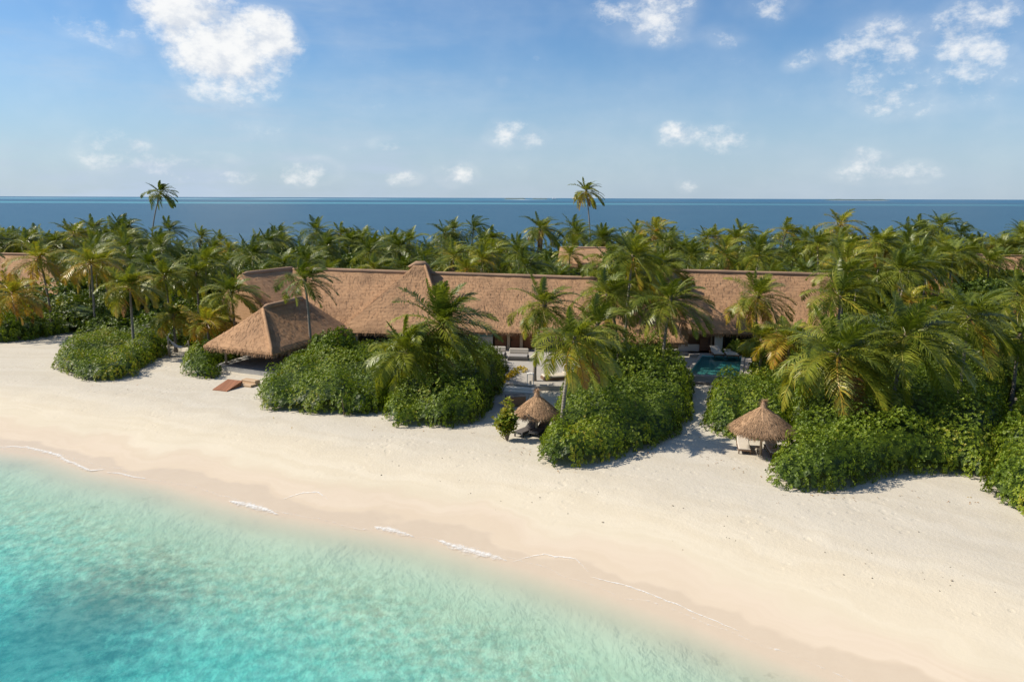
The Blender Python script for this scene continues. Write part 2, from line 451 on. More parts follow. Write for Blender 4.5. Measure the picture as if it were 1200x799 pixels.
def sand_mat():
    m, nt, out = new_mat('sand'); g = N(nt)
    p = g.node('ShaderNodeBsdfPrincipled')
    pos = g.pos(); sd = g.attr('sd')
    wob = g.noise(g.scalevec(pos, (1, 1, 0)), 0.22, 3)
    sdw = g.math('ADD', sd, g.math('MULTIPLY', g.math('SUBTRACT', wob, 0.5), 4.5))
    n1 = g.noise(pos, 0.35, 4); n2 = g.noise(pos, 6.0, 4, 0.6); n3 = g.noise(pos, 1.6, 4, 0.65)
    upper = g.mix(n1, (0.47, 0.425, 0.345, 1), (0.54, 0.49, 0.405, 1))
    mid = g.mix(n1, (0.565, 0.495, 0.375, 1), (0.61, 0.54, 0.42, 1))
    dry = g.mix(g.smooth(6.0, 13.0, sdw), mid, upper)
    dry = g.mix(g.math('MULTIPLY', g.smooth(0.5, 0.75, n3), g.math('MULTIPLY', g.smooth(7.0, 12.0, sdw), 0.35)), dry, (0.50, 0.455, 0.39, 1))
    damp = g.mix(n1, (0.55, 0.455, 0.35, 1), (0.58, 0.49, 0.38, 1))
    c = g.mix(g.smooth(4.6, 2.6, sdw), dry, damp)
    cb = g.node('ShaderNodeCombineXYZ'); sx_ = g.node('ShaderNodeSeparateXYZ'); g.link(pos, sx_.inputs[0])
    g.link(g.math('MULTIPLY', sdw, 0.8), cb.inputs[0]); g.link(g.math('MULTIPLY', sx_.outputs['X'], 0.05), cb.inputs[1])
    tide = g.smooth(0.35, 0.65, g.noise(cb.outputs[0], 1.0, 4, 0.6))
    c = g.mix(g.math('MULTIPLY', tide, 0.55), c, g.mix(1.0, c, (0.90, 0.875, 0.83, 1), 'MULTIPLY'))
    wetf = g.smooth(1.75, 1.25, sdw)
    wet = g.mix(n3, (0.485, 0.395, 0.295, 1), (0.525, 0.435, 0.33, 1))
    c = g.mix(wetf, c, wet)
    # seabed: sand with wave light painted as mottle, reef and weed patches further out
    caustic_mott = g.smooth(0.36, 0.64, g.noise(pos, 2.1, 5, 0.62, 0.25))
    bed = g.mix(g.math('ADD', 0.5, g.math('MULTIPLY', g.smooth(-2.0, -7.0, sdw), g.math('SUBTRACT', caustic_mott, 0.5))), (0.47, 0.44, 0.34, 1), (0.80, 0.76, 0.62, 1))
    reefn = g.noise(pos, 0.13, 2, 0.5); spot = g.noise(pos, 1.1, 5, 0.75)
    sepp = g.node('ShaderNodeSeparateXYZ'); g.link(pos, sepp.inputs[0])
    # the reef outcrop lies about (-14, 29)
    rc = gp(78, 752, -2.9)
    dr = g.vmath('LENGTH', g.vmath('MULTIPLY', g.vmath('SUBTRACT', pos, (float(rc[0]), float(rc[1]), -2.5)), (0.16, 0.16, 0)))
    reef = g.math('MULTIPLY', g.smooth(1.15, 0.25, g.math('ADD', dr, g.math('MULTIPLY', g.math('SUBTRACT', spot, 0.5), 2.2))), 0.95)
    sparse = g.math('MULTIPLY', g.math('MULTIPLY', g.smooth(0.54, 0.70, spot), g.smooth(0.46, 0.64, reefn)), 0.55)
    bed = g.mix(g.math('MAXIMUM', reef, sparse), bed, (0.085, 0.10, 0.075, 1))
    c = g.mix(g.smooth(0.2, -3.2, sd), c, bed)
    g.link(c, p.inputs['Base Color'])
    rough = g.math('SUBTRACT', 0.95, g.math('MULTIPLY', wetf, 0.5))
    g.link(rough, p.inputs['Roughness']); p.inputs['Specular IOR Level'].default_value = 0.25
    hb = g.math('ADD', g.math('MULTIPLY', n2, 0.5), g.math('ADD', g.noise(pos, 1.3, 5, 0.7), g.math('MULTIPLY', g.noise(pos, 22, 2), 0.2)))
    vor = g.node('ShaderNodeTexVoronoi', feature='SMOOTH_F1'); g.link(g.scalevec(pos, (1, 1, 0)), vor.inputs['Vector']); vor.inputs['Scale'].default_value = 1.7
    foot = g.math('MULTIPLY', g.smooth(0.30, 0.12, vor.outputs['Distance']), g.smooth(0.48, 0.60, g.noise(pos, 0.20, 3)))
    hb = g.math('SUBTRACT', hb, g.math('MULTIPLY', foot, 0.55))
    hb = g.math('MULTIPLY', hb, g.math('ADD', 0.08, g.math('MULTIPLY', g.smooth(3.0, 9.0, sdw), 0.92)))
    g.link(g.bump(hb, 0.40, 0.10), p.inputs['Normal'])
    g.link(p.outputs[0], out.inputs[0]); return m
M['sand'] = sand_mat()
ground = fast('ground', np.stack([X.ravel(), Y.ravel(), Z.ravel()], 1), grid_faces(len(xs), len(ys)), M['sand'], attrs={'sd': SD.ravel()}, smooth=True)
tag(ground, 'pale coral sand beach and island ground sloping under the water', kind='structure')

def lagoon_mat():
    m, nt, out = new_mat('lagoon_water'); g = N(nt)
    pos = g.pos(); dep = g.math('MAXIMUM', g.attr('depth'), 0.0)
    def ex(k): return g.math('POWER', math.e, g.math('MULTIPLY', dep, -k))
    cmb = g.node('ShaderNodeCombineColor')
    for i, k in enumerate((0.55, 0.050, 0.062)): g.link(ex(k), cmb.inputs[i])
    tr = g.node('ShaderNodeBsdfTransparent'); g.link(cmb.outputs[0], tr.inputs[0])
    df = g.node('ShaderNodeBsdfDiffuse')
    # suspended scatter: greener in the shallows, blue green further out
    sc = g.mix(g.smooth(0.45, 1.9, dep), (0.44, 0.62, 0.43, 1), (0.08, 0.51, 0.565, 1))
    rot2 = g.node('ShaderNodeMapping'); g.link(pos, rot2.inputs[0]); rot2.inputs['Rotation'].default_value = (0, 0, R(-25)); rot2.inputs['Scale'].default_value = (0.5, 1.1, 1)
    wave_light = g.math('ADD', g.math('MULTIPLY', g.noise(pos, 2.3, 5, 0.62, 0.2), 0.6), g.math('MULTIPLY', g.noise(rot2.outputs[0], 0.9, 4, 0.6, 0.4), 0.4))  # noise painting wave-lens light and dark into the scatter colour
    sc0 = sc
    sc = g.mix(g.smooth(0.36, 0.64, wave_light), g.mix(1.0, sc, (0.62, 0.74, 0.78, 1), 'MULTIPLY'), g.mix(1.0, sc, (1.7, 1.2, 1.14, 1), 'MULTIPLY')); sc = g.mix(g.smooth(0.15, 1.1, dep), sc0, sc); g.link(sc, df.inputs[0])
    mx = g.node('ShaderNodeMixShader')
    g.link(g.math('SUBTRACT', 1.0, g.math('POWER', math.e, g.math('ADD', g.math('MULTIPLY', dep, -0.11), g.math('MULTIPLY', g.smooth(0.05, 0.6, dep), -0.24)))), mx.inputs[0])
    g.link(tr.outputs[0], mx.inputs[1]); g.link(df.outputs[0], mx.inputs[2])
    rot = g.node('ShaderNodeMapping'); g.link(pos, rot.inputs[0]); rot.inputs['Rotation'].default_value = (0, 0, R(32)); rot.inputs['Scale'].default_value = (1.0, 0.8, 1)
    h = g.math('ADD', g.noise(rot.outputs[0], 1.1, 4, 0.6, 0.4), g.math('MULTIPLY', g.noise(rot.outputs[0], 3.6, 4, 0.6, 0.8), 0.32))
    fade = g.smooth(0.05, 1.0, dep)
    h = g.math('MULTIPLY', h, g.math('ADD', 0.06, g.math('MULTIPLY', fade, 0.94)))
    bm = g.bump(h, 0.42, 0.12)
    gl = g.node('ShaderNodeBsdfGlossy'); gl.inputs['Roughness'].default_value = 0.07; g.link(bm, gl.inputs['Normal'])
    fr = g.node('ShaderNodeFresnel'); fr.inputs['IOR'].default_value = 1.33; g.link(bm, fr.inputs['Normal'])
    m2 = g.node('ShaderNodeMixShader'); g.link(g.math('MULTIPLY', fr.outputs[0], g.math('MULTIPLY', 0.62, g.smooth(0.0, 0.20, dep))), m2.inputs[0])
    g.link(mx.outputs[0], m2.inputs[1]); g.link(gl.outputs[0], m2.inputs[2])
    g.link(m2.outputs[0], out.inputs[0]); return m
M['lagoon'] = lagoon_mat()
wx = axis([(-400, -60, 20), (-60, 60, 0.8), (60, 400, 20)]); wy = axis([(-60, 10, 5), (10, 62, 0.8), (62, 100, 19)])
WX, WY = np.meshgrid(wx, wy); WZt, _s = terrain_z(WX, WY)
swell = (noise2(WX / 5, WY / 2.5, 21) - 0.5) * 0.05
lag = fast('lagoon_water', np.stack([WX.ravel(), WY.ravel(), (np.full_like(WX, WATER_Z) + swell).ravel()], 1), grid_faces(len(wx), len(wy)), M['lagoon'], attrs={'depth': (WATER_Z - WZt).ravel()}, smooth=True)
tag(lag, 'clear turquoise shallow water lapping the beach', kind='structure')

def sea_mat():
    m, nt, out = new_mat('open_sea'); g = N(nt)
    pos = g.pos(); sep = g.node('ShaderNodeSeparateXYZ'); g.link(pos, sep.inputs[0])
    y = sep.outputs['Y']; x = sep.outputs['X']
    n = g.noise(g.scalevec(pos, (0.004, 0.02, 0)), 1.0, 4); chop = g.smooth(0.3, 0.7, g.noise(g.scalevec(pos, (0.02, 0.05, 0)), 1.0, 6, 0.75))
    yw = g.math('ADD', y, g.math('MULTIPLY', g.math('SUBTRACT', g.noise(g.scalevec(pos, (0.0011, 0.0003, 0)), 1.0, 3), 0.5), 500.0))
    deep = g.mix(g.math('ADD', g.math('MULTIPLY', n, 0.5), g.math('MULTIPLY', chop, 0.5)), (0.008, 0.050, 0.095, 1), (0.030, 0.100, 0.150, 1))
    far = g.mix(g.smooth(2600, 5200, y), deep, (0.012, 0.085, 0.16, 1))
    reef1 = g.math('MULTIPLY', g.smooth(1950, 2200, yw), g.smooth(2900, 2500, yw))
    c = g.mix(g.math('MULTIPLY', reef1, g.math('ADD', 0.25, g.math('MULTIPLY', g.smooth(1500, -800, x), 0.30))), far, (0.10, 0.36, 0.40, 1))
    band2 = g.math('MULTIPLY', g.smooth(4200, 6000, yw), g.smooth(12000, 9000, yw))
    c = g.mix(g.math('MULTIPLY', band2, g.math('MULTIPLY', g.smooth(2500, -2000, x), 0.5)), c, (0.07, 0.27, 0.31, 1))
    sx = g.math('DIVIDE', x, y)
    surf = g.math('MULTIPLY', g.math('MULTIPLY', g.smooth(5600, 6200, yw), g.smooth(8200, 7600, yw)), g.smooth(0.50, 0.62, g.noise(g.scalevec(pos, (0.0016, 0.0002, 0)), 1.0, 4)))
    surf = g.math('MULTIPLY', surf, g.smooth(0.2, -0.1, sx))
    c = g.mix(g.math('MULTIPLY', surf, 0.8), c, (0.75, 0.78, 0.8, 1))
    p = g.node('ShaderNodeBsdfPrincipled'); g.link(c, p.inputs['Base Color'])
    p.inputs['Roughness'].default_value = 0.32; p.inputs['Specular IOR Level'].default_value = 0.20; p.inputs['IOR'].default_value = 1.33
    hh = g.noise(g.scalevec(pos, (0.35, 0.8, 0)), 1.0, 4, 0.6)
    g.link(g.bump(hh, 0.55, 0.8), p.inputs['Normal'])
    g.link(p.outputs[0], out.inputs[0]); return m
M['sea'] = sea_mat()
fx = axis([(-60000, -2000, 8000), (-2000, 2000, 400), (2000, 60000, 8000)]); fy = axis([(100, 1000, 150), (1000, 10000, 1500), (10000, 60000, 10000)])
FX, FY = np.meshgrid(fx, fy)
tag(fast('sea', np.stack([FX.ravel(), FY.ravel(), np.full(FX.size, WATER_Z - 0.004)], 1), grid_faces(len(fx), len(fy)), M['sea']), 'deep blue open sea reaching the horizon', kind='structure')

# foam along the swash line
def foam_mat():
    m, nt, out = new_mat('foam'); g = N(nt)
    pos = g.pos()
    e = g.attr('edge')
    n = g.noise(pos, 4.5, 6, 0.75)
    a = g.smooth(0.24, 0.66, g.math('ADD', g.math('MULTIPLY', e, 0.55), g.math('MULTIPLY', g.math('SUBTRACT', n, 0.5), 0.9)))
    d = g.node('ShaderNodeBsdfDiffuse'); d.inputs[0].default_value = (0.80, 0.79, 0.76, 1)
    t = g.node('ShaderNodeBsdfTransparent'); mx = g.node('ShaderNodeMixShader')
    g.link(g.math('MULTIPLY', a, 0.75), mx.inputs[0]); g.link(t.outputs[0], mx.inputs[1]); g.link(d.outputs[0], mx.inputs[2])
    g.link(mx.outputs[0], out.inputs[0]); return m
M['foam'] = foam_mat()
FOAM = [([(-10, 523), (30, 524), (60, 530), (85, 541), (105, 550), (125, 549)], 0.28), ([(125, 552), (150, 556), (172, 560)], 0.16),
        ([(268, 586), (285, 589), (305, 594), (326, 601)], 0.50), ([(330, 588), (352, 583), (372, 582), (385, 590)], 0.10), ([(438, 617), (455, 620), (484, 627)], 0.42),
        ([(512, 632), (535, 638), (560, 645), (594, 656)], 0.52), ([(600, 657), (640, 652), (675, 658), (690, 672)], 0.09), ([(690, 676), (740, 690), (800, 712), (870, 742)], 0.10)]
fV, fQ, fE = [], [], []
for pts, wd in FOAM:
    P = np.array([gp(x, y, -0.93) for x, y in pts]); t = np.linspace(0, len(P) - 1, 60)
    cx = np.interp(t, np.arange(len(P)), P[:, 0]); cy = np.interp(t, np.arange(len(P)), P[:, 1])
    cy += (noise2(cx / 0.7, cx * 0 + wd * 9, 4) - 0.5) * 0.35
    tap = np.sin(np.linspace(0, math.pi, 60)) ** 0.6; b = len(fV)
    for k in range(60):
        for s, e in ((-1, 0), (0, 1), (1, 0)):
            yy = cy[k] + s * wd * tap[k] * (2.2 if s < 0 else 1.0)
            z = max(float(terrain_z(np.array([cx[k]]), np.array([yy]))[0][0]), WATER_Z + 0.02) + 0.025
            fV.append((cx[k], yy, z)); fE.append(e)
    for k in range(59):
        for s in (0, 1): fQ.append((b + k * 3 + s, b + k * 3 + 3 + s, b + k * 3 + 4 + s, b + k * 3 + 1 + s))
# a thin lacy line where the last wave stopped, all along the beach
_x = np.arange(-70, 30, .25); _y = np.interp(_x, SH[:, 0], SH[:, 1]) + (noise2(_x / 3.2, _x * 0, 61) - .5) * 1.5 + .35 + (noise2(_x / .8, _x * 0, 62) - .5) * .3
_w = .10 + .34 * noise2(_x / 2.6, _x * 0 + 3, 63) ** 2; b = len(fV)
for k in range(len(_x)):
    for s, e in ((-1, .1), (0, .62), (1, .1)):
        yy = _y[k] + s * _w[k]; z = max(float(terrain_z(np.array([_x[k]]), np.array([yy]))[0][0]), WATER_Z + .02) + .02
        fV.append((_x[k], yy, z)); fE.append(e)
for k in range(len(_x) - 1):
    for s in (0, 1): fQ.append((b + k * 3 + s, b + k * 3 + 3 + s, b + k * 3 + 4 + s, b + k * 3 + 1 + s))
tag(fast('sea_foam', fV, fQ, M['foam'], attrs={'edge': fE}), 'thin white foam left by small waves at the waterline', kind='stuff')

# low islands on the horizon
def isle(x0, x1, D, h, label):
    a = at(x0, 231, D); b = at(x1, 231, D)
    n = 40; V, Q = [], []
    root = empty('island', (0, D, WATER_Z))
    for nm, mat, hh, wd in (('sand_shore', M['islesand'], h * 0.12, 120), ('woods', M['isle'], h, 60)):
        V = []; Q = []
        for i in range(n + 1):
            t = i / n; x = a[0] + (b[0] - a[0]) * t
            e = min(1, 8 * t, 8 * (1 - t)); hz = hh * e * (0.6 + 0.5 * float(noise2(np.array([t * 9 + x0]), np.array([0.3]), 2)[0]))
            V += [(x, -wd, 0), (x, -wd * 0.6, hz), (x, wd * 0.6, hz), (x, wd, 0)]
            if i: 
                for k in range(3): Q.append((4 * i - 4 + k, 4 * i + k, 4 * i + 1 + k, 4 * i - 3 + k))
        fast(nm, V, Q, mat, root)
    tag(root, label, kind='structure')
isle(590, 617, 9000, 16, 'low wooded island on the horizon')
isle(623, 642, 9500, 13, 'low wooded island on the horizon')
isle(965, 1042, 9000, 17, 'long low wooded island on the horizon')

# ------------------------------------------------------------------ yacht far out
def yacht():
    p = gp(650, 234.2, WATER_Z); s = 70
    root = tag(empty('motor_yacht', p), 'small white motor yacht far out near the horizon', 'yacht')
    V = [(-.5, -.1, 0), (.35, -.1, 0), (.55, 0, .12), (.35, .1, 0), (-.5, .1, 0), (-.5, -.13, .12), (.35, -.13, .13), (.6, 0, .17), (.35, .13, .13), (-.5, .13, .12)]
    MB().add([tuple(c * s for c in v) for v in V], [(0, 1, 6, 5), (1, 2, 7, 6), (2, 3, 8, 7), (3, 4, 9, 8), (4, 0, 5, 9), (5, 6, 7, 8, 9), (4, 3, 2, 1, 0)]).build('hull', M['boat'], root)
    MB().box((-.05 * s, 0, .17 * s), (.55 * s, .2 * s, .09 * s), bev=1).box((-.1 * s, 0, .245 * s), (.3 * s, .16 * s, .06 * s), bev=1).build('cabin', M['boat'], root)
yacht()

# ------------------------------------------------------------------ thatched buildings
def thatch_face(acc, a, b, c, d, thick=0.32, nu=None, nv=None, straw=19.0, fringe=True):
    """one slope: a,b = eave left/right, c,d = ridge right/left (world points). acc collects roof mesh + straw"""
    a, b, c, d = (np.asarray(p, float) for p in (a, b, c, d))
    nrm = np.cross(b - a, d - a) if np.linalg.norm(d - a) > 0 else np.cross(b - a, c - a)
    nrm /= np.linalg.norm(nrm)
    if nrm[2] < 0: nrm = -nrm
    wlen = np.linalg.norm(b - a); hlen = np.linalg.norm((d + c) / 2 - (a + b) / 2)
    nu = nu or max(3, int(wlen / 0.6)); nv = nv or max(4, int(hlen / 0.4))
    U, Vv = np.meshgrid(np.linspace(0, 1, nu), np.linspace(0, 1, nv))
    def P(u, v):
        u = u[..., None]; v = v[..., None]
        return (a * (1 - u) + b * u) * (1 - v) + (d * (1 - u) + c * u) * v
    G = P(U, Vv)
    edge = np.minimum.reduce([U * wlen / 0.5, (1 - U) * wlen / 0.5, Vv * hlen / 0.4]).clip(0, 1)
    wob = (noise2(G[..., 0] / 1.1 + G[..., 2], G[..., 1] / 1.1, 31) - 0.5) * 0.16
    belly = -0.10 * np.sin(Vv * math.pi)
    top = G + nrm * ((0.06 + wob * edge + belly) * 1.0)[..., None]
    drop = (1 - np.clip(Vv * hlen / 0.45, 0, 1)) ** 2
    top[..., 2] -= 0.16 * drop
    bot = G - nrm * thick
    base = len(acc['v']) and sum(len(x) for x in acc['v'])
    n = nu * nv
    acc['v'] += [top.reshape(-1, 3), bot.reshape(-1, 3)]
    f = grid_faces(nu, nv)
    acc['f'] += [f + base, f[:, ::-1] + base + n]
    def strip(idx):
        idx = np.array(idx); q = np.stack([idx[:-1], idx[1:], idx[1:] + n, idx[:-1] + n], 1); acc['f'].append(q + base)
    strip(range(nu)); strip([r * nu for r in range(nv)]); strip([r * nu + nu - 1 for r in range(nv)]); strip(range((nv - 1) * nu, nv * nu))
    # loose straw over the slope, and a hanging fringe at the eave
    down = ((a + b) / 2 - (c + d) / 2); down /= np.linalg.norm(down)
    side = np.cross(nrm, down)
    area = wlen * hlen * (0.5 if np.linalg.norm(c - d) < 0.3 * wlen else 1)
    m = int(area * straw)
    if m:
        u = RNG.random(m); v = RNG.random(m)
        p = P(u, v) + nrm * 0.06
        ang = RNG.normal(0, 0.28, m)
        dr = down * np.cos(ang)[:, None] + side * np.sin(ang)[:, None] + nrm * RNG.uniform(0.0, 0.15, m)[:, None]
        L = RNG.uniform(0.18, 0.5, m)[:, None]; wv = side * RNG.uniform(0.010, 0.026, m)[:, None]
        add_blades(acc, p, dr, L, wv)
    if fringe:
        m = int(wlen * 70)
        u = RNG.random(m); v = RNG.random(m) * 0.03
        p = P(u, v) + nrm * (RNG.uniform(-thick, 0.08, m))[:, None]
        ang = RNG.normal(0, 0.22, m)
        dr = (down * 0.55 + np.array([0, 0, -0.8])) * np.cos(ang)[:, None] + side * np.sin(ang)[:, None]
        add_blades(acc, p, dr, RNG.uniform(0.15, 0.50, m)[:, None], side * RNG.uniform(0.012, 0.032, m)[:, None])
def add_blades(acc, p, dr, L, wv):
    dr = dr / np.linalg.norm(dr, axis=1)[:, None]
    base = sum(len(x) for x in acc['v']); m = len(p)
    acc['v'].append(np.stack([p - wv, p + wv, p + dr * L + wv * 0.5, p + dr * L - wv * 0.5], 1).reshape(-1, 3))
    acc['f'].append(base + np.arange(m * 4).reshape(m, 4))
def new_acc(): return {'v': [], 'f': []}
def acc_build(acc, name, mat, parent, off, smooth=False):
    return fast(name, np.concatenate(acc['v']), np.concatenate(acc['f']), mat, parent, off=off, smooth=smooth)
def ridge_roll(name, pts, r, parent, off, mat='ridge'):
    P = np.array(pts, float); L = np.linalg.norm(P[-1] - P[0]); k = max(4, int(L / 0.5))
    t = np.linspace(0, len(P) - 1, k); q = np.stack([np.interp(t, np.arange(len(P)), P[:, i]) for i in range(3)], 1)
    rad = r * (0.9 + 0.25 * noise2(t * 5 + P[0, 0], t * 0, 3)); rad[0] *= .35; rad[-1] *= .35; mb = MB(); mb.tube(q, list(rad), 10)
    o = mb.build(name, M[mat], parent, True, off)
    return o
V3 = lambda *a: np.array(a, float)

# --- the long villa in the middle
eL, eR = at(340, 383.5, 80.6), at(702, 392.5, 77.0)
rL, rR = at(343, 316, 87.4), at(700, 327.5, 83.4)
EZ = 2.45
eL[2] = eR[2] = EZ; 
vdir = (eR - eL); vdir[2] = 0; VL = np.linalg.norm(vdir); vdir /= VL
vback = np.array([-vdir[1], vdir[0], 0.0])
def vp(px, back, z):             # point on the villa: pixel column along the eave, metres behind the eave, height
    s = (ray(px, 390)[0] / ray(px, 390)[1])
    d0 = eL + vback * back
    t = (s * d0[1] - d0[0]) / (vdir[0] - s * vdir[1])
    p = d0 + vdir * t; p[2] = z; return p
VO = (eL + eR) / 2; VO[2] = 0
villa = tag(empty('thatched_villa', VO), 'long villa with a ridged golden brown thatched roof, raised centre hip and shuttered front', 'villa')
VRZ = math.atan2(vdir[1], vdir[0])
acc = new_acc()
bL, bR = eL + 2 * (rL - eL) * V3(1, 1, 0), eR + 2 * (rR - eR) * V3(1, 1, 0)
thatch_face(acc, eL, eR, rR, rL); thatch_face(acc, bR, bL, rL, rR, straw=2, fringe=False)
roof = acc_build(acc, 'roof', M['thatch'], villa, VO)
ridge_roll('ridge_cap', [rL + V3(0, 0, .1), rR + V3(0, 0, .1)], 0.21, roof, VO)
# raised centre hip
cA = at(488, 309, 85.2)
cFL, cFR = at(397, 385.5, 78.8), at(523, 390, 77.4); cFL[2] = cFR[2] = EZ - 0.15
cBR = cFR + vback * 15; cBL = cFL + vback * 15
cA2 = cA + vdir * 0.9
acc = new_acc()
thatch_face(acc, cFL, cFR, cA2, cA); thatch_face(acc, cFR, cBR, cA2 + vback * .6, cA2, fringe=False); thatch_face(acc, cBL, cFL, cA, cA + vback * .6, straw=3, fringe=False)
hip = acc_build(acc, 'roof', M['thatch'], villa, VO); hip['label'] = 'raised hipped centre part of the thatched roof'
ridge_roll('ridge_cap', [cA2 + V3(0, 0, .05), cFR * .55 + cA2 * .45 + V3(0, 0, 0.12), cFR + V3(0, 0, 0.05)], 0.15, hip, VO, 'thatch')
ridge_roll('ridge_cap', [cA - vdir * .9 + V3(0, 0, -.35), cA + V3(0, 0, -.02), cA2 + V3(0, 0, -.02), cA2 + vdir * .6 + V3(0, 0, -.35)], 0.30, hip, VO)
# left wing running forward
wF, wN = at(346, 315, 88.0), at(284, 322, 83.0)
wdir = (wN - wF) * V3(1, 1, 0); wl = np.linalg.norm(wdir); wdir /= wl; wper = np.array([wdir[1], -wdir[0], 0.0])
if wper[0] < 0: wper = -wper
wF2 = wF + wper * 8.2 + V3(0, 0, 2.5 - wF[2]); wN2 = wN + wper * 8.2 + V3(0, 0, 2.5 - wN[2])
wF3 = wF - wper * 7.5 + V3(0, 0, 2.5 - wF[2]); wN3 = wN - wper * 7.5 + V3(0, 0, 2.5 - wN[2])
acc = new_acc()
thatch_face(acc, wN2, wF2 - wdir * 0.0, wF, wN); thatch_face(acc, wF3, wN3, wN, wF, straw=3)
thatch_face(acc, wN3, wN2, wN, wN - wper * 0.1, straw=3)
wing = acc_build(acc, 'roof', M['thatch'], villa, VO); wing['label'] = 'shaded slope of the left wing roof'
ridge_roll('ridge_cap', [wF + V3(0, 0, .1), wN + V3(0, 0, .1)], 0.21, wing, VO)
# walls, posts, doors under the eave
WB = 2.0
def vbox(mb, px0, px1, back, z0, z1, th):
    p0, p1 = vp(px0, back, 0), vp(px1, back, 0); c = (p0 + p1) / 2; c[2] = (z0 + z1) / 2
    return mb.box(c - VO, (np.linalg.norm(p1 - p0), th, z1 - z0), VRZ)
vbox(MB(), 360, 694, WB + .4, 0.35, 3.2, 0.2).build('wall', M['interior'], villa)
m = MB()
for px in (404, 418, 460, 540): vbox(m, px - 2.6, px + 2.6, 0.7, 0.0, 2.5, 0.42) if False else None
for px, mat, wd in ((416, 'white', 3.2), (464, 'post', 2.0), (546, 'post', 2.0), (596, 'post', 1.7), (611, 'post', 1.7), (652, 'post', 1.7)):
    vbox(MB(), px - wd, px + wd, 0.9, 0.35, 2.75, 0.26).build('post', M[mat], villa)
tp = MB(); vbox(tp, 557, 577.5, 1.5, 1.62, 2.6, 0.12); tp.build('panel', M['teal'], villa)['label'] = 'teal painted upper panel'
tp = MB(); vbox(tp, 557, 577.5, 1.5, 0.35, 1.6, 0.10); tp.build('panel', M['white'], villa)['label'] = 'white lower panel'
for x0, x1 in ((580, 593.5), (598.5, 609), (613.5, 624)):
    d = vbox(MB(), x0, x1, 1.55, 0.38, 2.7, 0.10).build('shutter', M['shutter'], villa)
    vbox(MB(), x0 + 1, x0 + 1.8, 1.47, 1.2, 1.6, 0.05).build('handle', M['blackmetal'], d)
for x0, x1 in ((426, 444), (448, 460), (628, 650), (470, 500)):
    f = vbox(MB(), x0, x1, 1.62, 0.45, 2.6, 0.08).build('window', M['darkwood'], villa)
    vbox(MB(), x0 + .8, x1 - .8, 1.56, 0.6, 2.5, 0.04).build('pane', M['glass'], f)
vbox(MB(), 380, 694, 4.6, 0.0, 0.35, 8.6).build('floor_slab', M['grey'], villa)

# --- right hand villa by the pool
gL, gR = at(748, 381.5, 78.0), at(985, 387, 77.0); gL[2] = gR[2] = 2.5
hL, hR = at(762, 317.5, 84.5), at(980, 323.5, 83.5)
v2d = (gR - gL) * V3(1, 1, 0); v2d /= np.linalg.norm(v2d); v2b = np.array([-v2d[1], v2d[0], 0.0])
V2O = (gL + gR) / 2; V2O[2] = 0; V2Z = math.atan2(v2d[1], v2d[0])
villa2 = tag(empty('thatched_villa', V2O), 'thatched villa behind the small pool, brown door beside a white column', 'villa')
acc = new_acc()
thatch_face(acc, gL, gR, hR, hL); thatch_face(acc, gR + 2 * (hR - gR) * V3(1, 1, 0), gL + 2 * (hL - gL) * V3(1, 1, 0), hL, hR, straw=2, fringe=False)
gLb = gL + 2 * (hL - gL) * V3(1, 1, 0)
r2 = acc_build(acc, 'roof', M['thatch'], villa2, V2O)
ridge_roll('ridge_cap', [hL + V3(0, 0, .1), hR + V3(0, 0, .1)], 0.21, r2, V2O)
# side slope coming forward on the left, mostly behind palms
acc = new_acc()
sE0, sE1 = at(806, 402, 72.5), at(772, 408, 71.0); sE0[2] = 2.5; sE1[2] = 2.5
sR0, sR1 = at(768, 352, 77.0), at(700, 352, 77.0)
thatch_face(acc, at(700, 392, 72.5) * V3(1, 1, 0) + V3(0, 0, 2.45), sE0, at(775, 350, 77.5), at(705, 346, 77.5))
s2 = acc_build(acc, 'roof', M['thatch'], villa2, V2O); s2['label'] = 'lower thatched roof running out behind the palms'
def v2p(px, back, z):
    s = (ray(px, 390)[0] / ray(px, 390)[1]); d0 = gL + v2b * back
    t = (s * d0[1] - d0[0]) / (v2d[0] - s * v2d[1]); p = d0 + v2d * t; p[2] = z; return p
def v2box(mb, px0, px1, back, z0, z1, th):
    p0, p1 = v2p(px0, back, 0), v2p(px1, back, 0); c = (p0 + p1) / 2; c[2] = (z0 + z1) / 2
    return mb.box(c - V2O, (np.linalg.norm(p1 - p0), th, z1 - z0), V2Z)
v2box(MB(), 762, 975, 2.6, 0.3, 3.3, 0.2).build('wall', M['interior'], villa2)
dd = v2box(MB(), 820.5, 833, 0.95, 0.42, 2.75, 0.12).build('door', M['darkwood'], villa2)
v2box(MB(), 831, 831.8, 0.85, 1.2, 1.7, 0.06).build('handle', M['blackmetal'], dd)
v2box(MB(), 833.4, 835, 0.98, 0.42, 2.75, 0.12).build('door_frame', M['post'], villa2)
v2box(MB(), 838, 847, 0.8, 0.3, 2.8, 0.35).build('column', M['white'], villa2)
for x0, x1 in ((849, 868), (870, 890)):
    f = v2box(MB(), x0, x1, 1.9, 0.45, 2.7, 0.08).build('window', M['darkwood'], villa2)
    v2box(MB(), x0 + .8, x1 - .8, 1.83, 0.6, 2.6, 0.04).build('pane', M['glass'], f)
v2box(MB(), 770, 960, 4.4, 0.0, 0.3, 8.0).build('floor_slab', M['grey'], villa2)
v2box(MB(), 796, 820, 1.3, 0.3, 1.0, 0.25).build('parapet', M['white'], villa2)

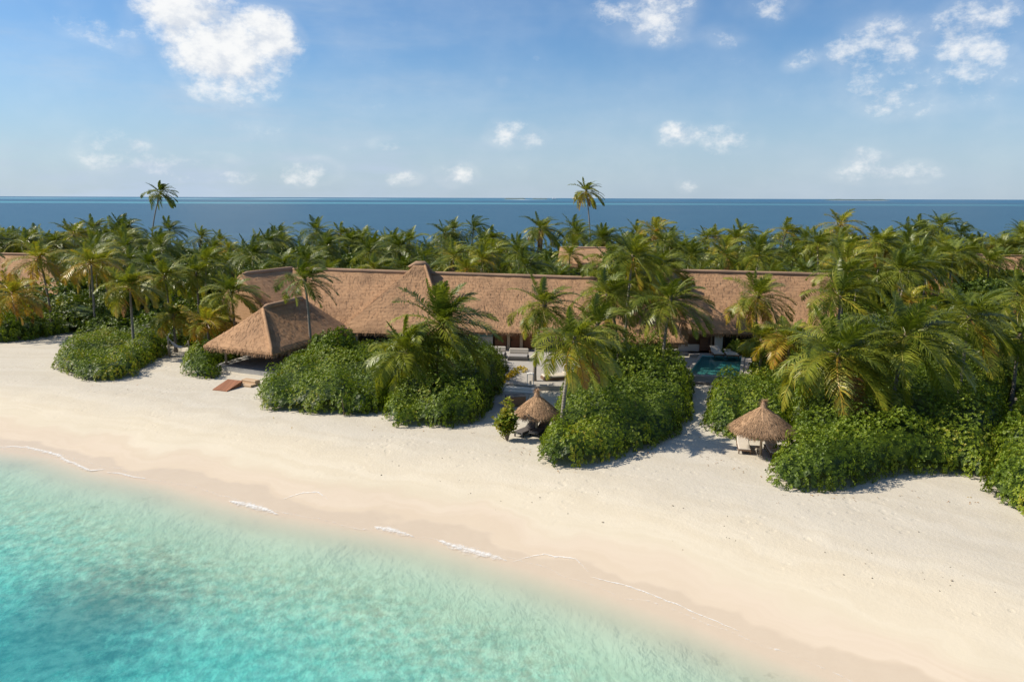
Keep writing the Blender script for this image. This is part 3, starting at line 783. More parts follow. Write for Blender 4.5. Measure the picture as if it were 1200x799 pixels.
# --- open pavilion at the left
pFR, pFL, pBR = at(319, 413.5, 66.8), at(238, 404.5, 70.6), at(413, 379, 79.5)
pz = 2.35
for q in (pFR, pFL, pBR): q[2] = pz
pBL = pFL + pBR - pFR
pR0, pR1 = at(308, 361, 73.0), at(355, 349.5, 79.0)
PO = (pFR + pFL + pBR + pBL) / 4; PO[2] = 0
pav = tag(empty('beach_pavilion', PO), 'open pavilion with a hipped thatched roof on timber posts at the edge of the sand', 'pavilion')
acc = new_acc()
thatch_face(acc, pFL, pFR, pR0, pR0 + V3(-.02, 0, 0)); thatch_face(acc, pFR, pBR, pR1, pR0); thatch_face(acc, pBR, pBL, pR1, pR1 + V3(.02, 0, 0), straw=4); thatch_face(acc, pBL, pFL, pR0, pR1, straw=6)
pr = acc_build(acc, 'roof', M['thatch'], pav, PO)
ridge_roll('ridge_cap', [pR0, pR1], 0.30, pr, PO)
ridge_roll('ridge_cap', [pR0, (pR0 + pFR) / 2 + V3(0, 0, .02), pFR + V3(0, 0, .05)], 0.17, pr, PO, 'thatch')
u = (pFR - pFL) * V3(1, 1, 0); u /= np.linalg.norm(u); v_ = (pBR - pFR) * V3(1, 1, 0); v_ /= np.linalg.norm(v_)
for base in (pFL + u * 1.6 + v_ * 1.3, pFR - u * 0.7 + v_ * 3.4, pFL + u * 1.6 + v_ * 7, pFR - u * 1.0 + v_ * 7, pBL + u * 1.6 - v_ * 1, pBR - u * 1.0 - v_ * 1):
    MB().tube([(base[0] - PO[0], base[1] - PO[1], -0.05), (base[0] - PO[0], base[1] - PO[1], pz + 0.5)], 0.13, 10).build('post', M['post'], pav, True)
pl = [pFL + u * 0.9 + v_ * 0.6, pFR - u * 0.2 + v_ * 0.6, pBR - u * 0.2 - v_ * .5, pBL + u * 0.9 - v_ * .5]
MB().prism([tuple((p - PO)[:2]) for p in pl], -0.2, 0.42).build('platform', M['grey'], pav)
edge = [pFL + u * 0.8 + v_ * 0.5, pFL + u * 1.35 + v_ * 0.5, pBL + u * 1.35, pBL + u * 0.8]
MB().prism([tuple((p - PO)[:2]) for p in edge], -0.2, 0.50).build('kerb', M['white'], pav)
# ramp and steps on the sand
r0 = [gp(249, 457), gp(266, 459), gp(284, 446, 0.45), gp(267, 444, 0.45)]
rc = np.mean(r0, 0); rc[2] = 0
m = MB(); top = [(p - rc) for p in r0]; top[0][2] = top[1][2] = 0.06
bot = [V3(p[0], p[1], -0.02) for p in top]
m.add(top + bot, [(0, 1, 2, 3), (7, 6, 5, 4), (0, 4, 5, 1), (1, 5, 6, 2), (2, 6, 7, 3), (3, 7, 4, 0)])
tag(m.build('wooden_ramp', M['rampwood']), 'reddish brown plank ramp leading from the sand to the pavilion floor', 'ramp').location = tuple(rc)
st = empty('beach_steps', gp(290, 452)); tag(st, 'two pale timber steps beside the brown ramp of the pavilion', 'steps')
ang = math.atan2(u[1], u[0])
MB().box((0, 0, 0.10), (1.6, 0.8, 0.2), ang, bev=.03).build('step', M['lightwood'], st); MB().box((0.12, 0.55, 0.22), (1.6, 0.6, 0.42), ang, bev=.03).build('step', M['lightwood'], st)

# --- other roofs glimpsed through the grove
def small_roof(a, b, c, d, label, ridge=True, wall=None):
    o = (np.asarray(a) + b) / 2; o = o * V3(1, 1, 0)
    root = tag(empty('thatched_villa', o), label, 'villa')
    acc = new_acc(); back = lambda e, r_: e + 2 * (r_ - e) * V3(1, 1, 0)
    thatch_face(acc, a, b, c, d, straw=6); thatch_face(acc, back(b, c), back(a, d), d, c, straw=0, fringe=False)
    r_ = acc_build(acc, 'roof', M['thatch'], root, o)
    ridge_roll('ridge_cap', [d + V3(0, 0, .1), c + V3(0, 0, .1)], 0.21, r_, o)
    dv = (b - a) * V3(1, 1, 0); L = np.linalg.norm(dv); dv /= L; bk = np.array([-dv[1], dv[0], 0]); cc = (a + b) / 2 + bk * 2 - o
    cc[2] = 1.4; MB().box(cc, (L * .92, .2, 2.8), math.atan2(dv[1], dv[0])).build('wall', M['interior'], root)
    return root
small_roof(at(652, 313, 126), at(722, 314, 126), at(718, 291.5, 134), at(656, 291, 134), 'thatched villa roof showing above the grove behind the long villa')
lr = small_roof(at(-70, 343, 112), at(72, 346, 110), at(52, 299.5, 118), at(-60, 297, 120), 'villa with a thatched roof half hidden behind yellow palms at the left edge')
acc = new_acc(); LO = np.array(lr.location)
thatch_face(acc, at(72, 346, 110), at(92, 333, 122), at(52, 300.5, 118) + V3(.02, 0, 0), at(52, 300.5, 118), straw=6)
acc_build(acc, 'roof', M['thatch'], lr, LO)['label'] = 'shaded hip end of the roof'
small_roof(at(1116, 330, 124), at(1215, 332, 123), at(1210, 301, 131), at(1122, 299, 132), 'thatched villa roof among yellow green bushes near the right edge')
small_roof(at(1086, 346, 104), at(1118, 346, 104), at(1116, 323, 109), at(1090, 322, 109), 'sliver of thatched roof below the far right villa')

# ------------------------------------------------------------------ decks, pool, terrace things
def flat(name, pts, z0, z1, mat, label, cat, off=None):
    P = np.array([p[:2] for p in pts]); c = P.mean(0)
    o = MB().prism([tuple(p - c) for p in P], z0, z1).build(name, M[mat]); o.location = (c[0], c[1], 0)
    return tag(o, label, cat)
flat('terrace_deck', [gp(594, 449, .4), gp(630, 452.5, .4), gp(700, 452, .4), gp(705, 412, .4), gp(560, 409, .4)], -.1, .40, 'paving', 'pale grey terrace deck in front of the shuttered villa doors', 'deck')
s_ = tag(empty('terrace_steps', gp(611, 454)), 'wide pale steps going down from the terrace deck to the sand path', 'steps')
for i, (y0, z) in enumerate(((453.0, .27), (456.5, .14))):
    a, b = gp(592 - i, y0, z), gp(627, y0 + 2.2, z); c = (a + b) / 2 - np.array(s_.location); c[2] = z / 2
    MB().box(c, (np.linalg.norm(b - a), 0.75, z), math.atan2(b[1] - a[1], b[0] - a[0]), bev=.02).build('step', M['white'], s_)
flat('paved_path', [gp(565, 483, .04), gp(612, 483, .04), gp(622, 459, .04), gp(588, 458, .04)], -.1, .05, 'paving', 'grey paved path between thickets leading up to the terrace steps', 'path')
flat('planter_kerb', [gp(584, 453.5, .3), gp(587, 455, .3), gp(613, 437.5, .3), gp(610, 436.5, .3)], -.1, .35, 'white', 'cream kerb beside the terrace steps', 'kerb')
def daybed(p, rz, label):
    r = tag(empty('daybed', p, rz), label, 'daybed', None)
    MB().box((0, 0, .16), (2.0, 1.5, .32), bev=.04).build('base', M['darkstone'], r)
    MB().box((0, -.02, .40), (1.9, 1.4, .16), bev=.06).build('mattress', M['greycushion'], r)
    MB().box((0, .62, .72), (1.9, .28, .55), tilt=-.2, bev=.08).build('backrest', M['cushion'], r)
daybed(gp(607.5, 421, .4), VRZ + .0, 'low grey daybed with a beige back cushion on the terrace')
daybed(gp(581, 418.5, .4), VRZ, 'daybed half hidden by the shrubs left of the terrace, beige cushion showing')
def lantern(p):
    r = tag(empty('floor_lantern', p), 'tall open frame lantern standing at the top of the terrace steps', 'lantern')
    m = MB()
    for sx in (-1, 1):
        for sy in (-1, 1): m.box((sx * .26, sy * .26, .5), (.05, .05, 1.0))
    m.box((0, 0, .03), (.56, .56, .05)).box((0, 0, 1.0), (.58, .58, .06)); m.build('frame', M['white'], r)
    MB().tube([(0, 0, .05), (0, 0, .38)], .1, 10).build('candle', M['cushion'], r)
lantern(gp(621.5, 451, .4))
def sunbed(p, rz, label, cush='cushion', frame='frame', back=.55, L=2.0, wd=.72, group=None):
    r = tag(empty('sun_lounger', p, rz), label, 'sun lounger', group)
    m = MB(); m.box((0, 0, .26), (wd, L, .07), bev=.02)
    m.build('frame', M[frame], r)
    for sx in (-1, 1):
        for sy in (-1, 1): MB().box((sx * (wd / 2 - .06), sy * (L / 2 - .14), .115), (.07, .09, .23)).build('leg', M[frame], r)
    MB().box((0, -.32, .345), (wd - .06, L * .62, .10), bev=.04).build('mattress', M[cush], r)
    MB().box((0, L * .31, .345 + back * .32), (wd - .06, L * .42, .10), tilt=math.atan(back), bev=.04).build('backrest', M[cush], r)
    return r
b_ = tag(empty('daybed', gp(651, 444, .4), .25), 'broad cream mattress on a low frame at the right of the terrace, behind leaning palms', 'daybed')
MB().box((0, 0, .12), (2.4, 1.3, .24), bev=.03).build('base', M['frame'], b_); MB().box((0, 0, .33), (2.3, 1.2, .18), bev=.07).build('mattress', M['cushion'], b_); MB().box((.95, 0, .52), (.4, 1.1, .22), bev=.08).build('bolster', M['cushion'], b_)
pt = gp(604, 476, 0.0); r_ = tag(empty('planter_box', pt, .2), 'dark square planter box behind the smaller beach umbrella', 'planter')
MB().box((0, 0, .42), (1.5, .8, .84), bev=.03).build('box', M['frame'], r_); MB().box((0, 0, .86), (1.56, .86, .06), bev=.01).build('rim', M['darkstone'], r_)

# pool
PZ = 0.38
pc = [gp(806, 439, PZ), gp(866, 441, PZ), gp(869, 418.5, PZ), gp(823, 416.5, PZ)]
PL = np.mean(pc, 0); PL[2] = 0
pool = tag(empty('plunge_pool', PL), 'small plunge pool of turquoise water with dark stone surround before the right villa', 'pool')
def ins(P, k): c = np.mean(P, 0); return [c + (p - c) * k for p in P]
outer = [(p - PL) for p in ins(pc, 1.14)]; inner = [(p - PL) for p in pc]
m = MB(); vs = []
for P_, z in ((outer, -.2), (outer, PZ + .06), (inner, PZ + .06), (inner, -1.0)): vs += [(p[0], p[1], z) for p in P_]
fs = []
for r in range(3): fs += [(r * 4 + i, r * 4 + (i + 1) % 4, r * 4 + 4 + (i + 1) % 4, r * 4 + 4 + i) for i in range(4)]
m.add(vs, fs); m.build('surround', M['paving'], pool)
m = MB(); vs = [(p[0] * .999, p[1] * .999, z) for z in (PZ + .02, PZ - .95) for p in inner]
m.add(vs, [(i, (i + 1) % 4, 4 + (i + 1) % 4, 4 + i) for i in range(4)] + [(4, 5, 6, 7)]); m.build('basin', M['tile'], pool)
def poolwater():
    m, nt, out = new_mat('pool_water'); g = N(nt)
    t = g.node('ShaderNodeBsdfTransparent'); t.inputs[0].default_value = (0.36, 0.82, 0.88, 1)
    gl = g.node('ShaderNodeBsdfGlossy'); gl.inputs['Roughness'].default_value = .04
    bm = g.bump(g.noise(g.pos(), 3.0, 3), .25, .05); g.link(bm, gl.inputs['Normal'])
    fr = g.node('ShaderNodeFresnel'); fr.inputs['IOR'].default_value = 1.33
    mx = g.node('ShaderNodeMixShader'); g.link(fr.outputs[0], mx.inputs[0]); g.link(t.outputs[0], mx.inputs[1]); g.link(gl.outputs[0], mx.inputs[2])
    g.link(mx.outputs[0], out.inputs[0]); return m
M['poolwater'] = poolwater()
MB().add([(p[0], p[1], PZ - .04) for p in inner], [(0, 1, 2, 3)]).build('water', M['poolwater'], pool)
fw0, fw1 = gp(798, 446.5, .2), gp(866, 450, .2); dv = fw1 - fw0; L_ = np.linalg.norm(dv)
c = (fw0 + fw1) / 2 - PL; c[2] = .1
MB().box(c, (L_, .5, .24), math.atan2(dv[1], dv[0])).build('spill_ledge', M['darkstone'], pool)
flat('pool_deck', [gp(868, 419, .32), gp(880, 419, .32), gp(884, 441, .32), gp(868, 441, .32)], -.1, .33, 'deck', 'narrow timber deck along the right side of the plunge pool', 'deck')
flat('stone_terrace', [gp(808, 415.5, .3), gp(882, 418, .3), gp(882, 405, .3), gp(800, 403, .3)], -.1, .30, 'paving', 'pale stone terrace between the plunge pool and the brown villa door', 'terrace')
GR = None
sunbed(gp(840, 416.5, .36), V2Z + .05, 'cream cushioned sun lounger at the pool edge, nearer the brown door', L=2.1, wd=1.05, back=.7)
sunbed(gp(856.5, 417.5, .36), V2Z - .03, 'cream sun lounger at the pool edge, right of its twin', L=2.1, wd=1.25, back=.25)

# hammock
def hammock():
    a, b = at(197, 397, 76.5), at(221, 402, 76.0)
    r = tag(empty('hammock', (a + b) / 2 * V3(1, 1, 0)), 'white hammock hung between two posts at the edge of the grove', 'hammock'); o = np.array(r.location)
    n = 14; V, Q = [], []
    for i in range(n + 1):
        t = i / n; p = a * (1 - t) + b * t; sag = 0.75 * 4 * t * (1 - t); wdt = 0.42 * math.sin(math.pi * min(max(t, .03), .97))
        for s in (-1, 0, 1): V.append(p - o + V3(0, s * wdt, -sag + abs(s) * .14))
    for i in range(n):
        for s in (0, 1): Q.append((3 * i + s, 3 * i + 3 + s, 3 * i + 4 + s, 3 * i + 1 + s))
    fast('cloth', V, Q, M['rope'], r, smooth=True)
    for p in (a, b):
        q = p - o; MB().tube([(q[0], q[1], 0), (q[0], q[1], p[2] + .25)], .09, 8).build('post', M['post'], r, True)
hammock()

# ------------------------------------------------------------------ thatched beach umbrellas
def umbrella(p, Rr, apex, eave, label, seed):
    rng = np.random.default_rng(seed)
    r = tag(empty('beach_umbrella', p), label, 'beach umbrella')
    n, k = 40, 14; V, Q = [], []
    for j in range(k):
        t = j / (k - 1); rad = Rr * t
        z = apex - (apex - eave) * (t ** 0.86) + 0.10 * math.sin(t * math.pi)
        for i in range(n):
            a = 2 * math.pi * i / n; rr = max(rad * (1 + 0.03 * math.sin(5 * a + seed)) + 0.02 * rng.normal() * (t > .2), .03)
            V.append((rr * math.cos(a), rr * math.sin(a), z + rng.normal() * .02))
    top = len(V)
    for (x, y, z), j in zip(list(V), range(len(V))): V.append((x * .96, y * .96, z - .2))
    for j in range(k - 1):
        for i in range(n):
            q = (j * n + i, (j + 1) * n + i, (j + 1) * n + (i + 1) % n, j * n + (i + 1) % n); Q.append(q); Q.append(tuple(top + x for x in q[::-1]))
    for i in range(n): b = (k - 1) * n; Q.append((b + i, top + b + i, top + b + (i + 1) % n, b + (i + 1) % n))
    acc = {'v': [np.array(V)], 'f': [np.array(Q)]}
    m = int(5200 * (Rr / 1.95) ** 2); t = np.sqrt(rng.random(m)); a = rng.random(m) * 2 * math.pi
    rad = Rr * t; z = apex - (apex - eave) * (t ** 0.86) + 0.10 * np.sin(t * math.pi)
    out = np.stack([np.cos(a), np.sin(a), np.zeros(m)], 1); tan = np.stack([-np.sin(a), np.cos(a), np.zeros(m)], 1)
    sl = (apex - eave) / Rr; dn = out * 1.0 + V3(0, 0, -sl); dn /= np.linalg.norm(dn, axis=1)[:, None]
    nr = out * sl + V3(0, 0, 1); nr /= np.linalg.norm(nr, axis=1)[:, None]
    pp = out * rad[:, None] + np.stack([0 * z, 0 * z, z], 1)
    add_blades(acc, pp, dn + tan * rng.normal(0, .16, m)[:, None] + nr * rng.uniform(.0, .16, m)[:, None], rng.uniform(.2, .5, m)[:, None], tan * rng.uniform(.008, .018, m)[:, None])
    m = 1500; a = rng.random(m) * 2 * math.pi; out = np.stack([np.cos(a), np.sin(a), np.zeros(m)], 1); tan = np.stack([-np.sin(a), np.cos(a), np.zeros(m)], 1)
    add_blades(acc, out * Rr * rng.uniform(.93, 1.0, m)[:, None] + np.stack([0 * a, 0 * a, eave - rng.uniform(-.04, .2, m)], 1), out * .45 + V3(0, 0, -.8) + tan * rng.normal(0, .2, m)[:, None], rng.uniform(.12, .36, m)[:, None], tan * rng.uniform(.009, .02, m)[:, None])
    cap = fast('canopy', np.concatenate(acc['v']), np.concatenate(acc['f']), M['straw'], r)
    acc = new_acc(); m = 240; a = rng.random(m) * 2 * math.pi; out = np.stack([np.cos(a), np.sin(a), np.zeros(m)], 1); tan = np.stack([-np.sin(a), np.cos(a), np.zeros(m)], 1)
    add_blades(acc, out * .05 + np.stack([0 * a, 0 * a, apex + rng.uniform(-.1, .2, m)], 1), out * rng.uniform(.1, 1.0, m)[:, None] + np.stack([0 * a, 0 * a, rng.uniform(-1.0, .9, m)], 1), rng.uniform(.15, .34, m)[:, None], tan * .014)
    MB().tube([(0, 0, apex - .2), (0, 0, apex + .12), (0, 0, apex + .3)], [.22, .13, .05], 10).build('finial', M['ridge'], r)
    fast('topknot', np.concatenate(acc['v']), np.concatenate(acc['f']), M['straw'], r)
    MB().tube([(0, 0, -.1), (0, 0, apex - .1)], .085, 10).build('pole', M['post'], r, True)
    for i in range(8):
        a = math.pi * i / 4 + .2; MB().tube([(0, 0, eave + .35), (Rr * .85 * math.cos(a), Rr * .85 * math.sin(a), eave - .05)], .025, 5).build('rib', M['post'], r)
    return r
u1 = gp(891, 533); umbrella(u1, 1.86, 3.30, 1.86, 'larger thatched beach umbrella on the sand at the right, topped with a knot of straw', 3)
u2 = gp(629, 508); umbrella(u2, 1.42, 2.85, 1.60, 'smaller thatched beach umbrella tucked against the middle thicket', 5)
sunbed(gp(871, 527), R(-12), 'cream lounger under the left side of the larger beach umbrella, lit by the sun', cush='cushion', wd=.8, L=2.0, back=.55)
sunbed(gp(905.5, 531), R(-6), 'lounger in shade under the larger beach umbrella, against the shrubs', cush='cushion', wd=.8, L=2.0, back=.5)
sunbed(gp(617, 508.5), R(-38), 'dark lounger under the smaller beach umbrella, at its open sandy side', cush='darkcushion', frame='blackmetal', wd=.8, L=2.0, back=.6)
sunbed(gp(633, 508), R(-30), 'dark lounger deep in the shade of the smaller beach umbrella', cush='darkcushion', frame='blackmetal', wd=.8, L=2.0, back=.6)
t_ = tag(empty('side_table', gp(890, 528) + V3(-.28, -.5, 0)), 'small round table at the pole of the larger beach umbrella', 'side table')
MB().tube([(0, 0, .40), (0, 0, .44)], .25, 14).build('table_top', M['post'], t_); MB().tube([(0, 0, 0), (0, 0, .40)], .05, 8).build('leg', M['frame'], t_)

# ------------------------------------------------------------------ vegetation
WIND = np.array([1.0, -0.10, 0.0])
def frond_geo(base, az, el, L, age, rng, nl=34, ll=0.80, lw=0.05, wind=0.5, droop=1.0):
    """one feather leaf: midrib plus two rows of bent leaflets -> verts, quads, age"""
    n = 14; ds = L / n
    d = np.array([math.cos(az) * math.cos(el), math.sin(az) * math.cos(el), math.sin(el)])
    pts = [np.array(base, float)]; dirs = [d]
    for i in range(n):
        t = (i + 1) / n
        d = d + np.array([0, 0, -1]) * (0.125 * droop * (0.35 + 1.2 * t)) + WIND * wind * 0.085 * (0.3 + t)
        d = d / np.linalg.norm(d); dirs.append(d); pts.append(pts[-1] + d * ds)
    pts = np.array(pts); dirs = np.array(dirs)
    t = np.linspace(0.16, 0.995, nl); idx = t * n; i0 = np.minimum(idx.astype(int), n - 1); f = (idx - i0)[:, None]
    P = pts[i0] * (1 - f) + pts[i0 + 1] * f; D = dirs[i0] * (1 - f) + dirs[i0 + 1] * f; D /= np.linalg.norm(D, axis=1)[:, None]
    roll = rng.normal(0, 0.25)
    up = np.array([0.18 * math.cos(az + 1.57) * roll * 4, 0.18 * math.sin(az + 1.57) * roll * 4, 1.0]) + np.array([-math.cos(az), -math.sin(az), 0]) * 0.6
    Sd = np.cross(D, up); Sd /= np.linalg.norm(Sd, axis=1)[:, None]; Un = np.cross(Sd, D)
    prof = np.sin(np.clip(0.16 + 0.86 * t, 0, 1) * math.pi * 0.93 + 0.16) ** 0.65
    Vs, Qs = [], []
    cnt = 0
    for s in (-1, 1):
        l = (ll * prof * rng.uniform(0.82, 1.1, nl))[:, None]
        fw = (0.50 + 0.75 * t ** 2)[:, None]
        d0 = s * Sd * 0.95 + D * fw + Un * rng.uniform(0.05, 0.4, nl)[:, None] + WIND * wind * 0.30 + rng.normal(0, 0.11, (nl, 3))
        d0 /= np.linalg.norm(d0, axis=1)[:, None]
        mid = P + d0 * l * 0.45
        d1 = d0 + np.array([0, 0, -0.60 * droop]) * rng.uniform(0.7, 1.3, nl)[:, None] + WIND * wind * 0.35
        d1 /= np.linalg.norm(d1, axis=1)[:, None]
        end = mid + d1 * l * 0.55
        wv = np.cross(d0, Un); wv /= np.linalg.norm(wv, axis=1)[:, None]; wv = wv * (lw * 0.5) * rng.uniform(.8, 1.2, nl)[:, None]
        V = np.stack([P - wv * .5, P + wv * .5, mid - wv, mid + wv, end - wv * .18, end + wv * .18], 1).reshape(-1, 3)
        b = cnt + np.arange(nl)[:, None] * 6
        Vs.append(V); Qs += [b + np.array([[0, 1, 3, 2]]), b + np.array([[2, 3, 5, 4]])]; cnt += len(V)
    # midrib
    rw = np.linspace(0.055, 0.010, n + 1) * (0.6 + L / 6); a = np.cross(dirs, np.array([0.01, 0.02, 1.0])); a /= np.linalg.norm(a, axis=1)[:, None]; c = np.cross(a, dirs)
    ring = np.stack([pts + a * rw[:, None], pts - a * rw[:, None], pts + c * rw[:, None] * .8], 1).reshape(-1, 3)
    b = cnt + np.arange(n)[:, None] * 3
    for k in range(3): Qs.append(b + np.array([[k, (k + 1) % 3, 3 + (k + 1) % 3, 3 + k]]))
    Vs.append(ring)
    V = np.concatenate(Vs); Q = np.concatenate(Qs)
    A = np.full(len(V), age); A[-len(ring):] = min(1, age + 0.22)
    A[:-len(ring)] += np.repeat(rng.normal(0, 0.09, 2 * nl) + np.tile((t - .45) * .20 * min(droop, 1.3), 2), 6)
    return V, Q, np.clip(A, 0, 1)
def trunk_mb(top, r0, r1, rng, bend=0.5, n=14):
    top = np.array(top); c = np.array([0.0, 0.0, top[2] * bend]); pts = []
    for i in range(n + 1):
        t = i / n; p = 2 * t * (1 - t) * c + t * t * top; pts.append(p)
    rad = [r0 * (1.0 + 0.75 * math.exp(-t * 9)) * (1 - t) + r1 * t for t in np.linspace(0, 1, n + 1)]
    pts[0][2] = -0.2
    return MB().tube(pts, rad, 9)
GA = 2.399963
def crown_specs(nf, L, tint, rng, hang, wind, spread=1.0, top=70):
    out = []
    for i in range(nf):
        q = i / (nf - 1)
        el = R(top) - (R(top) + R(14 + 24 * hang)) * (q ** 0.85) * spread + rng.normal(0, .10)
        az = i * GA + rng.normal(0, .22)
        age = np.clip(tint + (q - 0.45) * 0.22 + rng.normal(0, .07), 0, 1)
        ln = L * (0.62 + 0.42 * math.sin(min(q * 2.4, 1.9))) * rng.uniform(.88, 1.08)
        out.append([az, el, ln, age, 0.45 + 0.70 * q])
    return out
def palm_tree(px, py, D, L, label, tint=.25, nf=22, base_px=None, hang=.5, wind=.6, dry=0, seed=0, group=None, r=.15, ll=.8, lw=.052, nl=36, top_el=72, name='coconut_palm'):
    """individually built palm: trunk and every frond a part of its own"""
    L *= 1.2; ll *= 1.3; lw *= 1.3; nl += 8; nf += 7
    rng = np.random.default_rng(1000 + seed)
    cpt = at(px, py, D)
    bx = cpt[0] if base_px is None else at(base_px, py, D)[0]
    base = np.array([bx, D, 0.0]); top = cpt - base
    root = tag(empty(name, base), label, 'palm tree', group)
    trunk_mb(top, r, r * .62, rng, bend=.55).build('trunk', M['trunk'], root, True)
    sp = crown_specs(nf, L, tint, rng, hang, wind, 1.0, top_el)
    for k in range(dry):
        sp.append([rng.uniform(-2.6, -.4), R(-38) + rng.normal(0, .15), L * .85, rng.uniform(.74, .93), 1.5])
    for az, el, ln, age, dr in sp:
        b = top + np.array([math.cos(az), math.sin(az), 0]) * .12 + V3(0, 0, -.10 + .25 * math.sin(el))
        V, Q, A = frond_geo(b, az, el, ln, age, rng, nl, ll * ln / L, lw, wind, dr)
        f = fast('frond', V, Q, M['palm'], root, {'age': A})
        if age > .72: f['label'] = 'dry orange frond hanging down'
    # crown heart with nuts hidden among the leaf bases
    m = MB(); m.tube([top + V3(0, 0, -.45), top + V3(0, 0, 0), top + V3(0, 0, .35)], [r * .8, r * 1.5, r * .5], 8); m.build('heart', M['stem'], root, True)
    return root
def palm_proto(L, tint, nf, seed, h, hang=.5, wind=.6, lean=(0.3, 0), dry=0, r=.14, nl=40, lw=.065, ll=.95):
    L *= 1.25; nf += 4
    rng = np.random.default_rng(3000 + seed); root = empty('coconut_palm', (0, 0, 0)); top = V3(lean[0], lean[1], h)
    trunk_mb(top, r, r * .6, rng).build('trunk', M['trunk'], root, True)
    Vs, Qs, As = [], [], []; c = 0
    sp = crown_specs(nf, L, tint, rng, hang, wind)
    for k in range(dry): sp.append([rng.uniform(-2.8, -.2), R(-42), L * .8, rng.uniform(.72, .95), 1.5])
    for az, el, ln, age, dr in sp:
        V, Q, A = frond_geo(top + V3(0, 0, .1 * math.sin(el)), az, el, ln, age, rng, nl, ll * ln / L, lw, wind, dr); Vs.append(V); Qs.append(Q + c); As.append(A); c += len(V)
    fast('crown', np.concatenate(Vs), np.concatenate(Qs), M['palm'], root, {'age': np.concatenate(As)})
    return root

def rosettes(P, Nn, size, rng, k=6, age=0.4, agevar=0.25, up=0.45):
    """whorls of diamond leaves at points P facing along Nn -> verts, quads, age"""
    m = len(P); Nn = Nn / np.linalg.norm(Nn, axis=1)[:, None]
    ref = np.where(np.abs(Nn[:, 2:3]) < .9, V3(0, 0, 1), V3(1, 0, 0)); t1 = np.cross(Nn, ref); t1 /= np.linalg.norm(t1, axis=1)[:, None]; t2 = np.cross(Nn, t1)
    a = (np.arange(k) / k * 2 * math.pi)[None, :] + rng.random((m, 1)) * 6.28 + rng.normal(0, .25, (m, k))
    dr = np.cos(a)[..., None] * t1[:, None] + np.sin(a)[..., None] * t2[:, None] + Nn[:, None] * rng.uniform(up - .35, up + .45, (m, k))[..., None]
    dr /= np.linalg.norm(dr, axis=2)[..., None]
    sd = np.cross(dr, Nn[:, None]); sd /= np.linalg.norm(sd, axis=2)[..., None] + 1e-6
    s = (size * rng.uniform(.65, 1.25, (m, k)))[..., None]
    p0 = P[:, None] + dr * s * .08; pm = P[:, None] + dr * s * .6 - Nn[:, None] * s * .02; pt = P[:, None] + dr * s - V3(0, 0, 1) * s * .10
    V = np.stack([p0, pm - sd * s * .27, pt, pm + sd * s * .27], 2).reshape(-1, 3)
    Q = np.arange(m * k * 4).reshape(-1, 4)
    ag = np.clip(age + rng.normal(0, agevar, m)[:, None] + rng.normal(0, .06, (m, k)), 0, 1)
    return V, Q, np.repeat(ag.ravel(), 4)
def inside(x, y, P):
    r = np.zeros(np.shape(x), bool); n = len(P); j = n - 1
    for i in range(n):
        xi, yi = P[i]; xj, yj = P[j]
        c = ((yi > y) != (yj > y)) & (x < (xj - xi) * (y - yi) / (yj - yi + 1e-12) + xi)
        r ^= c; j = i
    return r
FOOT = []                          # building footprints kept free of ground cover
def clear_mask(x, y):
    k = np.zeros(np.shape(x), bool)
    for F in FOOT: k |= inside(x, y, F) 
    return k
